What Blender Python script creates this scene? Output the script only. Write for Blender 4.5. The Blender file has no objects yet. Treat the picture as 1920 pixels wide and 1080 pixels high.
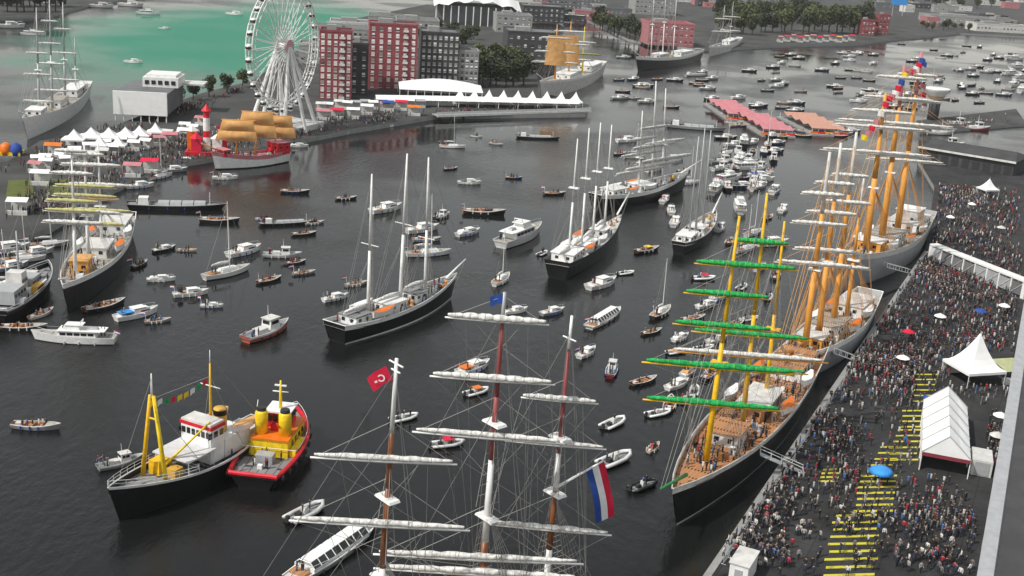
import bpy, math, random
from mathutils import Vector, Matrix
R = math.radians
rng = random.Random(7)
sc = bpy.context.scene
col = sc.collection

# ------------------------------------------------------------------ camera
F, CX, CY, YH, H = 2200.0, 960.0, 540.0, -150.0, 80.0      # focal length and horizon in photo pixels, height in metres
TH = math.atan((CY - YH) / F); RO = R(3.8)
fw = Vector((0, math.cos(TH), -math.sin(TH))); up0 = Vector((0, math.sin(TH), math.cos(TH))); r0 = Vector((1, 0, 0))
RT = r0 * math.cos(RO) + up0 * math.sin(RO); UP = up0 * math.cos(RO) - r0 * math.sin(RO)
cam_d = bpy.data.cameras.new('camera'); cam = bpy.data.objects.new('camera', cam_d); col.objects.link(cam)
cam.matrix_world = Matrix(((RT.x, UP.x, -fw.x, 0), (RT.y, UP.y, -fw.y, 0), (RT.z, UP.z, -fw.z, H), (0, 0, 0, 1)))
cam_d.sensor_width = 36.0; cam_d.lens = 36.0 * F / 1920.0; cam_d.clip_start = 1.0; cam_d.clip_end = 30000.0
sc.camera = cam
# ------------------------------------------------------------------ sky, sun, exposure
SUN_EL, SUN_AZ = R(50), R(236)      # azimuth measured clockwise from +Y: light comes from behind the camera, left
w = bpy.data.worlds.new('World'); sc.world = w; w.use_nodes = True
nt = w.node_tree; nt.nodes.clear()
sky = nt.nodes.new('ShaderNodeTexSky'); sky.sky_type = 'NISHITA'; sky.sun_disc = False
sky.sun_elevation = SUN_EL; sky.sun_rotation = SUN_AZ; sky.air_density = 2.0; sky.dust_density = 1.0; sky.ozone_density = 1.0
hs = nt.nodes.new('ShaderNodeHueSaturation'); hs.inputs['Saturation'].default_value = 0.22
bg = nt.nodes.new('ShaderNodeBackground'); bg.inputs[1].default_value = 0.13
wo = nt.nodes.new('ShaderNodeOutputWorld')
nt.links.new(sky.outputs[0], hs.inputs['Color']); nt.links.new(hs.outputs[0], bg.inputs[0]); nt.links.new(bg.outputs[0], wo.inputs[0])
sd = bpy.data.lights.new('sun', 'SUN'); sd.energy = 3.6; sd.angle = R(0.6); sd.color = (1.0, 0.96, 0.9)
sun = bpy.data.objects.new('sun', sd); col.objects.link(sun)
sun_dir = Vector((math.sin(SUN_AZ) * math.cos(SUN_EL), math.cos(SUN_AZ) * math.cos(SUN_EL), math.sin(SUN_EL)))
sun.rotation_euler = sun_dir.to_track_quat('Z', 'Y').to_euler()
sc.view_settings.view_transform = 'Standard'; sc.view_settings.look = 'None'; sc.view_settings.exposure = 0.0; sc.view_settings.gamma = 1.0
sc.view_settings.use_curve_mapping = False

# ------------------------------------------------------------------ surveying: where a point of the photo stands on the ground
def G(x, y, z=0.0):
    d = fw + RT * ((x - CX) / F) + UP * ((CY - y) / F)
    t = (z - H) / d.z
    return Vector((d.x * t, d.y * t, z))
def P(p):
    q = Vector((p[0], p[1], p[2] - H)); d = q.dot(fw)
    return CX + F * q.dot(RT) / d, CY - F * q.dot(UP) / d, F / d
def z_for(p, d, ypx, lo=0.0, hi=90.0):        # height on the line p + d*z whose picture lies at row ypx
    for _ in range(40):
        m = (lo + hi) / 2
        if P(p + d * m)[1] > ypx: lo = m
        else: hi = m
    return (lo + hi) / 2

# ------------------------------------------------------------------ materials
MATS = {}
def mk(name, c, rough=0.6, var=0.18, scale=0.8, metal=0.0, bump=0.0, objcol=False, spec=0.4, attr=None):
    if name in MATS: return MATS[name]
    m = bpy.data.materials.new(name); m.use_nodes = True; MATS[name] = m
    n = m.node_tree.nodes; l = m.node_tree.links; b = n['Principled BSDF']
    b.inputs['Roughness'].default_value = rough; b.inputs['Metallic'].default_value = metal
    b.inputs['Specular IOR Level'].default_value = spec
    tc = n.new('ShaderNodeTexCoord'); nz = n.new('ShaderNodeTexNoise')
    nz.inputs['Scale'].default_value = scale; nz.inputs['Detail'].default_value = 5; nz.inputs['Roughness'].default_value = 0.6
    l.new(tc.outputs['Object'], nz.inputs['Vector'])
    mr = n.new('ShaderNodeMapRange'); mr.inputs[1].default_value = 0.3; mr.inputs[2].default_value = 0.7
    mr.inputs[3].default_value = 1 - var; mr.inputs[4].default_value = 1 + var * 0.5
    l.new(nz.outputs[0], mr.inputs[0])
    mx = n.new('ShaderNodeMix'); mx.data_type = 'RGBA'; mx.blend_type = 'MULTIPLY'; mx.inputs[0].default_value = 1.0
    if objcol:
        oi = n.new('ShaderNodeObjectInfo'); l.new(oi.outputs['Color'], mx.inputs[6])
    elif attr:
        at = n.new('ShaderNodeAttribute'); at.attribute_name = attr; l.new(at.outputs['Color'], mx.inputs[6])
    else: mx.inputs[6].default_value = (*c, 1)
    l.new(mr.outputs[0], mx.inputs[7]); l.new(mx.outputs[2], b.inputs['Base Color'])
    if bump:
        bp = n.new('ShaderNodeBump'); bp.inputs['Strength'].default_value = bump; bp.inputs['Distance'].default_value = 0.05
        nz2 = n.new('ShaderNodeTexNoise'); nz2.inputs['Scale'].default_value = scale * 6; l.new(tc.outputs['Object'], nz2.inputs['Vector'])
        l.new(nz2.outputs[0], bp.inputs['Height']); l.new(bp.outputs[0], b.inputs['Normal'])
    return m
paint = mk('boat_paint', (1, 1, 1), 0.35, 0.16, 0.9, objcol=True)
white = mk('white_paint', (0.78, 0.78, 0.76), 0.4, 0.14, 0.7)
offwhite = mk('weathered_white', (0.62, 0.61, 0.58), 0.5, 0.25, 0.6)
canvas = mk('white_canvas', (0.80, 0.80, 0.79), 0.8, 0.08, 0.4, bump=0.3)
sailcloth = mk('furled_canvas', (0.76, 0.75, 0.71), 0.9, 0.5, 2.4, bump=1.0)
creamsail = mk('cream_sail_cover', (0.55, 0.52, 0.22), 0.85, 0.35, 1.2, bump=0.8)
black = mk('black_hull_paint', (0.012, 0.012, 0.013), 0.35, 0.3, 0.5)
greyhull = mk('grey_hull_paint', (0.34, 0.35, 0.36), 0.4, 0.15, 0.3)
dark = mk('dark_fitting', (0.03, 0.03, 0.032), 0.6, 0.3, 1.0)
glass = mk('window_glass', (0.015, 0.018, 0.02), 0.08, 0.3, 0.4, spec=0.8)
buff = mk('buff_mast_paint', (0.74, 0.33, 0.06), 0.5, 0.18, 0.6)
brown = mk('varnished_spar', (0.22, 0.075, 0.025), 0.35, 0.3, 0.8)
yellow = mk('yellow_mast_paint', (0.84, 0.48, 0.01), 0.5, 0.28, 0.9)
green = mk('green_sail_cover', (0.018, 0.40, 0.10), 0.9, 0.7, 2.6, bump=1.0)  # tone noise darkens the colour in patches, standing in for shaded creases
ochre = mk('ochre_deck_paint', (0.62, 0.36, 0.06), 0.5, 0.2, 0.6)
redp = mk('red_paint', (0.62, 0.012, 0.028), 0.5, 0.35, 0.9)
orangep = mk('orange_paint', (0.72, 0.17, 0.01), 0.45, 0.2, 0.7)
lemon = mk('lemon_paint', (0.88, 0.62, 0.015), 0.5, 0.3, 1.1)
bluep = mk('blue_cloth', (0.02, 0.07, 0.32), 0.7, 0.2, 0.8)
skyblue = mk('sky_blue_cloth', (0.04, 0.28, 0.70), 0.7, 0.2, 0.8)
redcloth = mk('red_cloth', (0.62, 0.012, 0.05), 0.8, 0.15, 1.0)
whitecloth = mk('white_cloth', (0.8, 0.8, 0.8), 0.8, 0.1, 1.0)
buffrope = mk('tan_rigging_rope', (0.70, 0.36, 0.12), 0.8, 0.3, 0.3)
gasketm = mk('gasket_rope', (0.46, 0.45, 0.42), 0.8, 0.3, 0.3)
rope = mk('rigging_rope', (0.30, 0.29, 0.27), 0.8, 0.3, 0.3)
steel = mk('grey_steel', (0.42, 0.43, 0.44), 0.45, 0.15, 0.7, metal=0.2)
tansail = mk('tan_sailcloth', (0.66, 0.36, 0.13), 0.85, 0.25, 0.5, bump=0.5)
brick = mk('red_brick', (0.27, 0.062, 0.072), 0.8, 0.25, 0.5, bump=0.3)
brick2 = mk('pale_red_brick', (0.40, 0.16, 0.17), 0.8, 0.2, 0.5, bump=0.3)
concrete = mk('concrete', (0.30, 0.30, 0.29), 0.8, 0.2, 0.3, bump=0.2)
darkroof = mk('dark_roofing', (0.06, 0.06, 0.062), 0.85, 0.3, 0.2, bump=0.2)
greyroof = mk('grey_roofing', (0.15, 0.155, 0.16), 0.85, 0.25, 0.15, bump=0.2)
asphalt = None
paving = mk('pale_paving', (0.060, 0.060, 0.058), 0.9, 0.55, 0.05, bump=0.3)
lawn = mk('lawn_grass', (0.10, 0.12, 0.025), 0.9, 0.3, 0.3, bump=0.5)
yellowline = None
whiteline = mk('white_road_paint', (0.6, 0.6, 0.58), 0.8, 0.4, 0.9)
bark = mk('bark', (0.06, 0.045, 0.03), 0.9, 0.3, 1.0)
skin = mk('skin', (0.45, 0.27, 0.18), 0.6, 0.1, 4)
hair = mk('hair', (0.035, 0.022, 0.012), 0.7, 0.2, 6)
trouser = mk('dark_trousers', (0.03, 0.034, 0.045), 0.85, 0.3, 4)
top_m = mk('clothing', (1, 1, 1), 0.85, 0.2, 4, objcol=True)
crowd_m = mk('crowd_clothing', (1, 1, 1), 0.85, 0.2, 4, attr='tint')
pinkroof = mk('faded_red_awning', (0.52, 0.20, 0.22), 0.8, 0.2, 0.4)

def plank_mat(name, c1, c2, width):
    m = bpy.data.materials.new(name); m.use_nodes = True; n = m.node_tree.nodes; l = m.node_tree.links; b = n['Principled BSDF']
    b.inputs['Roughness'].default_value = 0.75
    tc = n.new('ShaderNodeTexCoord'); mp = n.new('ShaderNodeMapping'); mp.inputs['Scale'].default_value = (0.15, 1 / width, 1)
    br = n.new('ShaderNodeTexBrick'); br.inputs['Color1'].default_value = (*c1, 1); br.inputs['Color2'].default_value = (*c2, 1)
    br.inputs['Mortar'].default_value = (c2[0] * 0.2, c2[1] * 0.2, c2[2] * 0.2, 1); br.inputs['Scale'].default_value = 1.0
    br.inputs['Mortar Size'].default_value = 0.05; br.inputs['Row Height'].default_value = 1.0; br.inputs['Brick Width'].default_value = 1.0
    l.new(tc.outputs['Object'], mp.inputs[0]); l.new(mp.outputs[0], br.inputs[0]); l.new(br.outputs[0], b.inputs['Base Color'])
    return m
teak = plank_mat('teak_planks', (0.50, 0.24, 0.10), (0.38, 0.17, 0.07), 0.25)
paledeck = plank_mat('pale_deck_planks', (0.42, 0.39, 0.34), (0.34, 0.31, 0.27), 0.25)
greydeck = plank_mat('grey_deck_plates', (0.24, 0.245, 0.25), (0.20, 0.205, 0.21), 1.2)

def slab_mat(name, c1, c2, joint, w_, h_):      # large worn slabs with joints, stains and patches
    m = bpy.data.materials.new(name); m.use_nodes = True; n = m.node_tree.nodes; l = m.node_tree.links; b = n['Principled BSDF']; b.inputs['Roughness'].default_value = 0.9
    tc = n.new('ShaderNodeTexCoord'); mp = n.new('ShaderNodeMapping'); mp.inputs['Rotation'].default_value = (0, 0, R(-64.5)); l.new(tc.outputs['Object'], mp.inputs[0])
    br = n.new('ShaderNodeTexBrick'); br.inputs['Color1'].default_value = (*c1, 1); br.inputs['Color2'].default_value = (*c2, 1); br.inputs['Mortar'].default_value = (*joint, 1)
    br.inputs['Scale'].default_value = 1.0; br.inputs['Brick Width'].default_value = w_; br.inputs['Row Height'].default_value = h_; br.inputs['Mortar Size'].default_value = 0.06; l.new(mp.outputs[0], br.inputs[0])
    nz = n.new('ShaderNodeTexNoise'); nz.inputs['Scale'].default_value = 0.13; nz.inputs['Detail'].default_value = 8; nz.inputs['Roughness'].default_value = 0.7; l.new(tc.outputs['Object'], nz.inputs['Vector'])
    mr = n.new('ShaderNodeMapRange'); mr.inputs[1].default_value = 0.35; mr.inputs[2].default_value = 0.65; mr.inputs[3].default_value = 0.45; mr.inputs[4].default_value = 1.6; l.new(nz.outputs[0], mr.inputs[0])
    mx = n.new('ShaderNodeMix'); mx.data_type = 'RGBA'; mx.blend_type = 'MULTIPLY'; mx.inputs[0].default_value = 1; l.new(br.outputs[0], mx.inputs[6]); l.new(mr.outputs[0], mx.inputs[7]); l.new(mx.outputs[2], b.inputs['Base Color'])
    return m
asphalt = slab_mat('quay_slabs', (0.018, 0.018, 0.019), (0.027, 0.027, 0.027), (0.008, 0.008, 0.008), 7.0, 4.5)
def worn_paint(name, c, under):                 # road paint rubbed through to the ground
    m = bpy.data.materials.new(name); m.use_nodes = True; n = m.node_tree.nodes; l = m.node_tree.links; b = n['Principled BSDF']; b.inputs['Roughness'].default_value = 0.85
    g = n.new('ShaderNodeNewGeometry'); nz = n.new('ShaderNodeTexNoise'); nz.inputs['Scale'].default_value = 0.9; nz.inputs['Detail'].default_value = 9; nz.inputs['Roughness'].default_value = 0.75; l.new(g.outputs['Position'], nz.inputs['Vector'])
    mr = n.new('ShaderNodeMapRange'); mr.inputs[1].default_value = 0.52; mr.inputs[2].default_value = 0.70; l.new(nz.outputs[0], mr.inputs[0])
    mx = n.new('ShaderNodeMix'); mx.data_type = 'RGBA'; mx.inputs[6].default_value = (*c, 1); mx.inputs[7].default_value = (*under, 1); l.new(mr.outputs[0], mx.inputs[0]); l.new(mx.outputs[2], b.inputs['Base Color'])
    return m
yellowline = worn_paint('yellow_road_paint', (0.56, 0.50, 0.035), (0.08, 0.075, 0.025))
def random_mat(name, ca, cb, rough, lo=.35, hi=.65):      # one thing of many gets its own tone between two colours
    m = bpy.data.materials.new(name); m.use_nodes = True; n = m.node_tree.nodes; l = m.node_tree.links; b = n['Principled BSDF']; b.inputs['Roughness'].default_value = rough
    oi = n.new('ShaderNodeObjectInfo'); tc = n.new('ShaderNodeTexCoord'); nz = n.new('ShaderNodeTexNoise'); nz.inputs['Scale'].default_value = .5; l.new(tc.outputs['Object'], nz.inputs['Vector'])
    ad = n.new('ShaderNodeMath'); ad.operation = 'MULTIPLY_ADD'; ad.inputs[1].default_value = .5; l.new(nz.outputs[0], ad.inputs[0]); l.new(oi.outputs['Random'], ad.inputs[2])
    mr = n.new('ShaderNodeMapRange'); mr.inputs[1].default_value = lo + .0; mr.inputs[2].default_value = hi + .4; l.new(ad.outputs[0], mr.inputs[0])
    mx = n.new('ShaderNodeMix'); mx.data_type = 'RGBA'; mx.inputs[6].default_value = (*ca, 1); mx.inputs[7].default_value = (*cb, 1); l.new(mr.outputs[0], mx.inputs[0]); l.new(mx.outputs[2], b.inputs['Base Color'])
    return m
leafm = random_mat('foliage', (0.028, 0.036, 0.018), (0.085, 0.10, 0.035), 0.8)
def water_mat():
    m = bpy.data.materials.new('harbour_water'); m.use_nodes = True; n = m.node_tree.nodes; l = m.node_tree.links; b = n['Principled BSDF']
    b.inputs['IOR'].default_value = 1.33; b.inputs['Roughness'].default_value = 0.10
    geo = n.new('ShaderNodeNewGeometry')
    # greener shoal water in the far left basin
    pm = n.new('ShaderNodeVectorMath'); pm.operation = 'SUBTRACT'; pm.inputs[1].default_value = (-175, 770, 0)
    ps = n.new('ShaderNodeVectorMath'); ps.operation = 'MULTIPLY'; ps.inputs[1].default_value = (1 / 105.0, 1 / 270.0, 0)
    ln = n.new('ShaderNodeVectorMath'); ln.operation = 'LENGTH'
    l.new(geo.outputs['Position'], pm.inputs[0]); l.new(pm.outputs[0], ps.inputs[0]); l.new(ps.outputs[0], ln.inputs[0])
    nzb = n.new('ShaderNodeTexNoise'); nzb.inputs['Scale'].default_value = 0.012; nzb.inputs['Detail'].default_value = 4
    l.new(geo.outputs['Position'], nzb.inputs['Vector'])
    ad = n.new('ShaderNodeMath'); ad.operation = 'MULTIPLY_ADD'; ad.inputs[1].default_value = 0.9
    l.new(nzb.outputs[0], ad.inputs[0]); l.new(ln.outputs['Value'], ad.inputs[2])
    mr = n.new('ShaderNodeMapRange'); mr.inputs[1].default_value = 1.0; mr.inputs[2].default_value = 1.6; mr.inputs[3].default_value = 1; mr.inputs[4].default_value = 0
    l.new(ad.outputs[0], mr.inputs[0])
    mx = n.new('ShaderNodeMix'); mx.data_type = 'RGBA'; mx.inputs[6].default_value = (0.008, 0.0085, 0.0085, 1); mx.inputs[7].default_value = (0.055, 0.20, 0.14, 1)
    l.new(mr.outputs[0], mx.inputs[0]); l.new(mx.outputs[2], b.inputs['Base Color'])
    sp = n.new('ShaderNodeMapRange'); sp.inputs[3].default_value = 0.5; sp.inputs[4].default_value = 0.03; l.new(mr.outputs[0], sp.inputs[0]); l.new(sp.outputs[0], b.inputs['Specular IOR Level'])
    # wind ripples: two sizes, with calmer and rougher patches
    n1 = n.new('ShaderNodeTexNoise'); n1.inputs['Scale'].default_value = 0.55; n1.inputs['Detail'].default_value = 6; n1.inputs['Roughness'].default_value = 0.62
    mp = n.new('ShaderNodeMapping'); mp.inputs['Scale'].default_value = (1, 0.55, 1); mp.inputs['Rotation'].default_value = (0, 0, R(25))
    l.new(geo.outputs['Position'], mp.inputs[0]); l.new(mp.outputs[0], n1.inputs['Vector'])
    n2 = n.new('ShaderNodeTexNoise'); n2.inputs['Scale'].default_value = 0.018; n2.inputs['Detail'].default_value = 6
    l.new(geo.outputs['Position'], n2.inputs['Vector'])
    mr2 = n.new('ShaderNodeMapRange'); mr2.inputs[1].default_value = 0.42; mr2.inputs[2].default_value = 0.6; mr2.inputs[3].default_value = 0.05; mr2.inputs[4].default_value = 0.46
    l.new(n2.outputs[0], mr2.inputs[0])
    bp = n.new('ShaderNodeBump'); bp.inputs['Distance'].default_value = 0.6
    mr3 = n.new('ShaderNodeMapRange'); mr3.inputs[1].default_value = 0.42; mr3.inputs[2].default_value = 0.6; mr3.inputs[3].default_value = 0.05; mr3.inputs[4].default_value = 0.24; l.new(n2.outputs[0], mr3.inputs[0]); l.new(mr3.outputs[0], b.inputs['Roughness'])
    l.new(mr2.outputs[0], bp.inputs['Strength']); l.new(n1.outputs[0], bp.inputs['Height']); l.new(bp.outputs[0], b.inputs['Normal'])
    df = n.new('ShaderNodeBsdfDiffuse'); df.inputs[0].default_value = (0.05, 0.215, 0.145, 1); ms = n.new('ShaderNodeMixShader'); mf = n.new('ShaderNodeMath'); mf.operation = 'MULTIPLY'; mf.inputs[1].default_value = 0.8
    l.new(mr.outputs[0], mf.inputs[0]); l.new(mf.outputs[0], ms.inputs[0]); l.new(b.outputs[0], ms.inputs[1]); l.new(df.outputs[0], ms.inputs[2]); l.new(ms.outputs[0], n['Material Output'].inputs['Surface'])
    return m
water_m = water_mat()

# ------------------------------------------------------------------ mesh building
class MB:
    def __init__(s): s.v = []; s.f = []; s.m = []
    def add(s, vs, fs, m=0):
        o = len(s.v); s.v += [tuple(p) for p in vs]; s.f += [tuple(i + o for i in q) for q in fs]; s.m += [m] * len(fs); return s
    def box(s, c, d, m=0, rz=0.0, top=None):
        x, y, z = d[0] / 2, d[1] / 2, d[2] / 2; k = top or (1, 1); ca, sa = math.cos(rz), math.sin(rz); vs = []
        for sz in (-1, 1):
            kx, ky = k if sz > 0 else (1, 1)
            for sx, sy in ((-1, -1), (1, -1), (1, 1), (-1, 1)):
                px, py = sx * x * kx, sy * y * ky
                vs.append((c[0] + px * ca - py * sa, c[1] + px * sa + py * ca, c[2] + sz * z))
        return s.add(vs, [(3, 2, 1, 0), (4, 5, 6, 7), (0, 1, 5, 4), (1, 2, 6, 5), (2, 3, 7, 6), (3, 0, 4, 7)], m)
    def tube(s, pts, rad, n=8, m=0, cap=True):
        pts = [Vector(p) for p in pts]; k = len(pts); rad = rad if isinstance(rad, (list, tuple)) else [rad] * k; vs = []
        for i, p in enumerate(pts):
            d = (pts[min(i + 1, k - 1)] - pts[max(i - 1, 0)]).normalized()
            a = d.cross(Vector((0, 0, 1)) if abs(d.z) < 0.9 else Vector((1, 0, 0))).normalized(); b = d.cross(a)
            for j in range(n):
                t = 2 * math.pi * j / n; vs.append(p + (a * math.cos(t) + b * math.sin(t)) * rad[i])
        fs = [(i * n + j, i * n + (j + 1) % n, (i + 1) * n + (j + 1) % n, (i + 1) * n + j) for i in range(k - 1) for j in range(n)]
        if cap: fs += [tuple(range(n))[::-1], tuple(range((k - 1) * n, k * n))]
        return s.add(vs, fs, m)
    def lathe(s, prof, n=12, m=0, c=(0, 0, 0)):
        vs = [(c[0] + r * math.cos(2 * math.pi * j / n), c[1] + r * math.sin(2 * math.pi * j / n), c[2] + z) for r, z in prof for j in range(n)]
        k = len(prof)
        fs = [(i * n + j, i * n + (j + 1) % n, (i + 1) * n + (j + 1) % n, (i + 1) * n + j) for i in range(k - 1) for j in range(n)]
        return s.add(vs, fs + [tuple(range(n))[::-1], tuple(range((k - 1) * n, k * n))], m)
    def prism(s, poly, z0, z1, m=0, mtop=None):
        n = len(poly); vs = [(p[0], p[1], z0) for p in poly] + [(p[0], p[1], z1) for p in poly]
        s.add(vs, [(i, (i + 1) % n, (i + 1) % n + n, i + n) for i in range(n)], m)
        return s.add([vs[i + n] for i in range(n)], [tuple(range(n))], m if mtop is None else mtop)
    def mesh(s, name, mats, smooth=False):
        me = bpy.data.meshes.new(name); me.from_pydata(s.v, [], s.f)
        for mt in (mats if isinstance(mats, (list, tuple)) else [mats]): me.materials.append(mt)
        me.polygons.foreach_set('material_index', s.m)
        if smooth: me.polygons.foreach_set('use_smooth', [True] * len(s.f))
        me.update(); return me
    def build(s, name, mats, parent=None, smooth=False, color=None):
        return link(name, s.mesh(name, mats, smooth), parent, color)
def link(name, me, parent=None, color=None):
    o = bpy.data.objects.new(name, me); col.objects.link(o)
    if parent is not None: o.parent = parent
    if color: o.color = (*color, 1)
    return o
def tag(o, label=None, cat=None, group=None, kind=None):
    if label: o['label'] = label
    if cat: o['category'] = cat
    if group: o['group'] = group
    if kind: o['kind'] = kind
    return o
def thing(name, label, cat, loc=(0, 0, 0), rz=0.0, group=None, sc_=1.0):
    o = bpy.data.objects.new(name, None); col.objects.link(o); o.location = loc; o.rotation_euler = (0, 0, rz); o.scale = (sc_,) * 3
    o.empty_display_size = 0.5
    return tag(o, label, cat, group)
def box_part(name, c, d, mat, parent, rz=0.0, top=None, color=None): return MB().box(c, d, 0, rz, top).build(name, mat, parent, color=color)

PEOPLE = []      # everybody standing about: (x, y, z, heading)

# ------------------------------------------------------------------ the setting: water and banks
def structure(name, mb, mats): return tag(mb.build(name, mats), kind='structure')
structure('water', MB().add([(-9000, -600, 0), (9000, -600, 0), (9000, 16000, 0), (-9000, 16000, 0)], [(0, 1, 2, 3)]), water_m)
def slab(name, px, z, mats, base=-2.0):
    poly = [G(x, y, z) for x, y in px]
    a = sum(poly[i].x * poly[(i + 1) % len(poly)].y - poly[(i + 1) % len(poly)].x * poly[i].y for i in range(len(poly)))
    if a < 0: poly.reverse()
    return structure(name, MB().prism(poly, base, z, 1, 0), mats)
QZ = 1.6
QUAY = [(1014, 1528), (1317, 1080), (1520, 783), (1735, 468), (1752, 350), (1722, 300), (1722, 262), (2400, 365), (2900, 700), (2900, 1528)]
slab('quay', QUAY, QZ, [asphalt, concrete])
LEFT = [(-200, 540), (0, 462), (95, 425), (215, 352), (320, 308), (405, 294), (560, 262), (660, 243), (820, 216), (1098, 213), (1104, 196), (1010, 172), (1000, 60),
        (965, 22), (800, 8), (640, 40), (595, 70), (470, 152), (380, 174), (300, 202), (200, 242), (75, 264), (0, 312), (-200, 345)]
slab('left_bank', LEFT, QZ, [paving, concrete])
slab('far_bank', [(1085, 30), (1180, 74), (1320, 94), (1450, 86), (1610, 82), (1690, 72), (1800, 62), (2150, 80), (2250, 20), (1000, -58)], QZ, [paving, concrete])
slab('far_shore', [(-300, 34), (-20, 34), (95, 28), (180, 6), (330, -12), (600, -30), (600, -100), (-300, -110)], QZ, [paving, concrete])
slab('jetty', [(1718, 226), (1905, 204), (1925, 232), (1726, 247)], 1.2, [paving, concrete])
slab('lawn', [(16, 338), (60, 336), (63, 372), (10, 374)], QZ + 0.02, [lawn, lawn], base=QZ - 0.3)
slab('lawn', [(82, 336), (128, 334), (128, 366), (86, 368)], QZ + 0.02, [lawn, lawn], base=QZ - 0.3)

# painted hatching on the quay: each bar lies across the walkway
def hatch(p0, p1, width_m, n, spread=1.0):
    a, b = G(*p0, QZ), G(*p1, QZ)
    quay = bpy.data.objects['quay']
    d = (b - a); L = d.length; d.normalize(); side = Vector((0.985, 0.17, 0))
    me = None
    for i in range(n):
        c = a + d * (L * i / max(1, n - 1)); wv = side * (width_m / 2 * rng.uniform(0.86, 1.08)); t = d * (0.34 * spread)
        z = QZ + 0.006
        mb = MB().add([(p.x, p.y, z) for p in (c - wv - t, c + wv - t, c + wv + t, c - wv + t)], [(0, 1, 2, 3)])
        mb.build('painted_bar', yellowline, quay)
hatch((1592, 1078), (1608, 966), 7.6, 9)
hatch((1638, 958), (1648, 892), 6.6, 7)
hatch((1552, 902), (1560, 880), 3.0, 4)
hatch((1690, 862), (1708, 806), 5.4, 6)
hatch((1712, 800), (1716, 770), 5.0, 4)
hatch((1728, 752), (1738, 702), 4.8, 6)
hatch((1655, 872), (1672, 838), 4.0, 4)

# ------------------------------------------------------------------ buildings
balc = MB().box((0, 0, 0), (2.4, 1.1, .16)).box((0, -.52, .5), (2.4, .06, .9)).mesh('balcony', offwhite)
blnd = MB().box((0, 0, 0), (1.3, .03, .8)).mesh('blind', canvas)
def building(name, label, px, width, depth, height, mat, roofmat, hdg, rows=0, cols=0, cols_side=0, win=(1.5, 1.6), winmat=None, wall_extra=None):
    b = thing(name, label, 'building', G(*px, QZ), R(hdg))
    # local x runs along the front, y to the back; the front faces -y
    box_part('wall', (width / 2, depth / 2, height / 2), (width, depth, height), mat, b)
    pr = MB()
    t = 0.5
    for c, d in (((width / 2, t / 2 - 0.15, height + 0.45), (width + 0.3, t, 0.9)), ((width / 2, depth - t / 2 + 0.15, height + 0.45), (width + 0.3, t, 0.9)),
                 ((t / 2 - 0.15, depth / 2, height + 0.45), (t, depth - 2 * t + 0.3, 0.9)), ((width - t / 2 + 0.15, depth / 2, height + 0.45), (t, depth - 2 * t + 0.3, 0.9))):
        pr.box(c, d)
    rf = box_part('roof', (width / 2, depth / 2, height + 0.12), (width - 0.8, depth - 0.8, 0.24), roofmat, b)
    pr.build('parapet', mat, b)
    MB().box((width * 0.35, depth * 0.6, height + 1.3), (width * 0.3, depth * 0.3, 2.2)).build('plant_room', concrete, rf)
    if rows:
        wm = winmat or grey_win
        me = MB().box((0, -0.03, 0), (win[0], 0.14, win[1])).mesh('window', wm)
        mes = MB().box((0, -0.03, 0), (win[0], 0.16, 0.22)).mesh('sill', white)
        for r in range(rows):
            z = height * (r + 0.6) / (rows + 0.2)
            for c in range(cols):
                o = link('window', me, b); o.location = (width * (c + 0.5) / cols, -0.02, z)
                s = link('sill', mes, o); s.location = (0, -0.05, -win[1] / 2 - 0.1)
                if 'tower' in name and c == cols - 2: k = link('balcony', balc, o); k.location = (0, -.6, -win[1] / 2 - .1)
                if rng.random() < .3: k = link('blind', blnd, o); k.location = (0, -.13, win[1] * .22)
            for c in range(cols_side):
                o = link('window', me, b); o.location = (width + 0.02, depth * (c + 0.5) / cols_side, z); o.rotation_euler = (0, 0, R(90))
    return b
pale_win = random_mat('blinds_window', (0.66, 0.58, 0.56), (0.04, 0.04, 0.045), 0.25, .5, .9)
grey_win = random_mat('office_window', (0.25, 0.26, 0.27), (0.02, 0.022, 0.025), 0.15, .3, .8)
building('apartment_tower', 'narrow dark red brick tower just right of the ferris wheel', (598, 186), 13.5, 13, 28.5, brick, darkroof, 8, 10, 5, 4, (1.5, 1.7), pale_win)
building('apartment_tower', 'wide red brick tower with pale windows left of the long white canopy', (690, 166), 22, 14, 29, brick, greyroof, 10, 10, 6, 4, (1.6, 1.7), pale_win)
building('office_block', 'charcoal block standing between the two red brick towers', (655, 178), 8, 16, 22, darkroof, greyroof, 8, 6, 2, 0)
building('office_block', 'charcoal office block right of the wide red brick tower', (787, 162), 18, 20, 25, darkroof, greyroof, 9, 8, 7, 0, (1.4, 1.5), concrete)
building('apartment_block', 'pale grey block with a grid of windows beside the trees', (852, 164), 11, 12, 17, concrete, greyroof, 8, 6, 5, 3, (1.3, 1.6))
building('office_block', 'low grey block with flat roof behind the narrow brick tower', (590, 96), 30, 24, 13, concrete, greyroof, 8, 3, 10, 0)
building('office_block', 'grey block with pale roof behind the wide brick tower', (742, 88), 26, 22, 16, concrete, greyroof, 8, 4, 8, 0)
building('warehouse', 'big faded red building rising behind the dark far ship', (1214, 84), 33, 28, 15, brick2, brick, 8, 3, 9, 0, (2, 1.8), brick)
building('warehouse', 'small brick house at the end of the red market stalls', (1614, 66), 12, 10, 13, brick, darkroof, 6, 3, 4, 0)
building('warehouse', 'tall narrow brick house under the blue billboard', (1645, 64), 10, 9, 17, brick, darkroof, 6, 4, 3, 0)
building('warehouse', 'long pale shed on the far right bank', (1745, 42), 95, 40, 7, concrete, greyroof, 2, 1, 16, 0)
building('warehouse', 'low grey shed on the far bank left of the tree belt', (1100, 34), 40, 30, 9, greyroof, darkroof, 8, 2, 10, 0)
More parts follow.
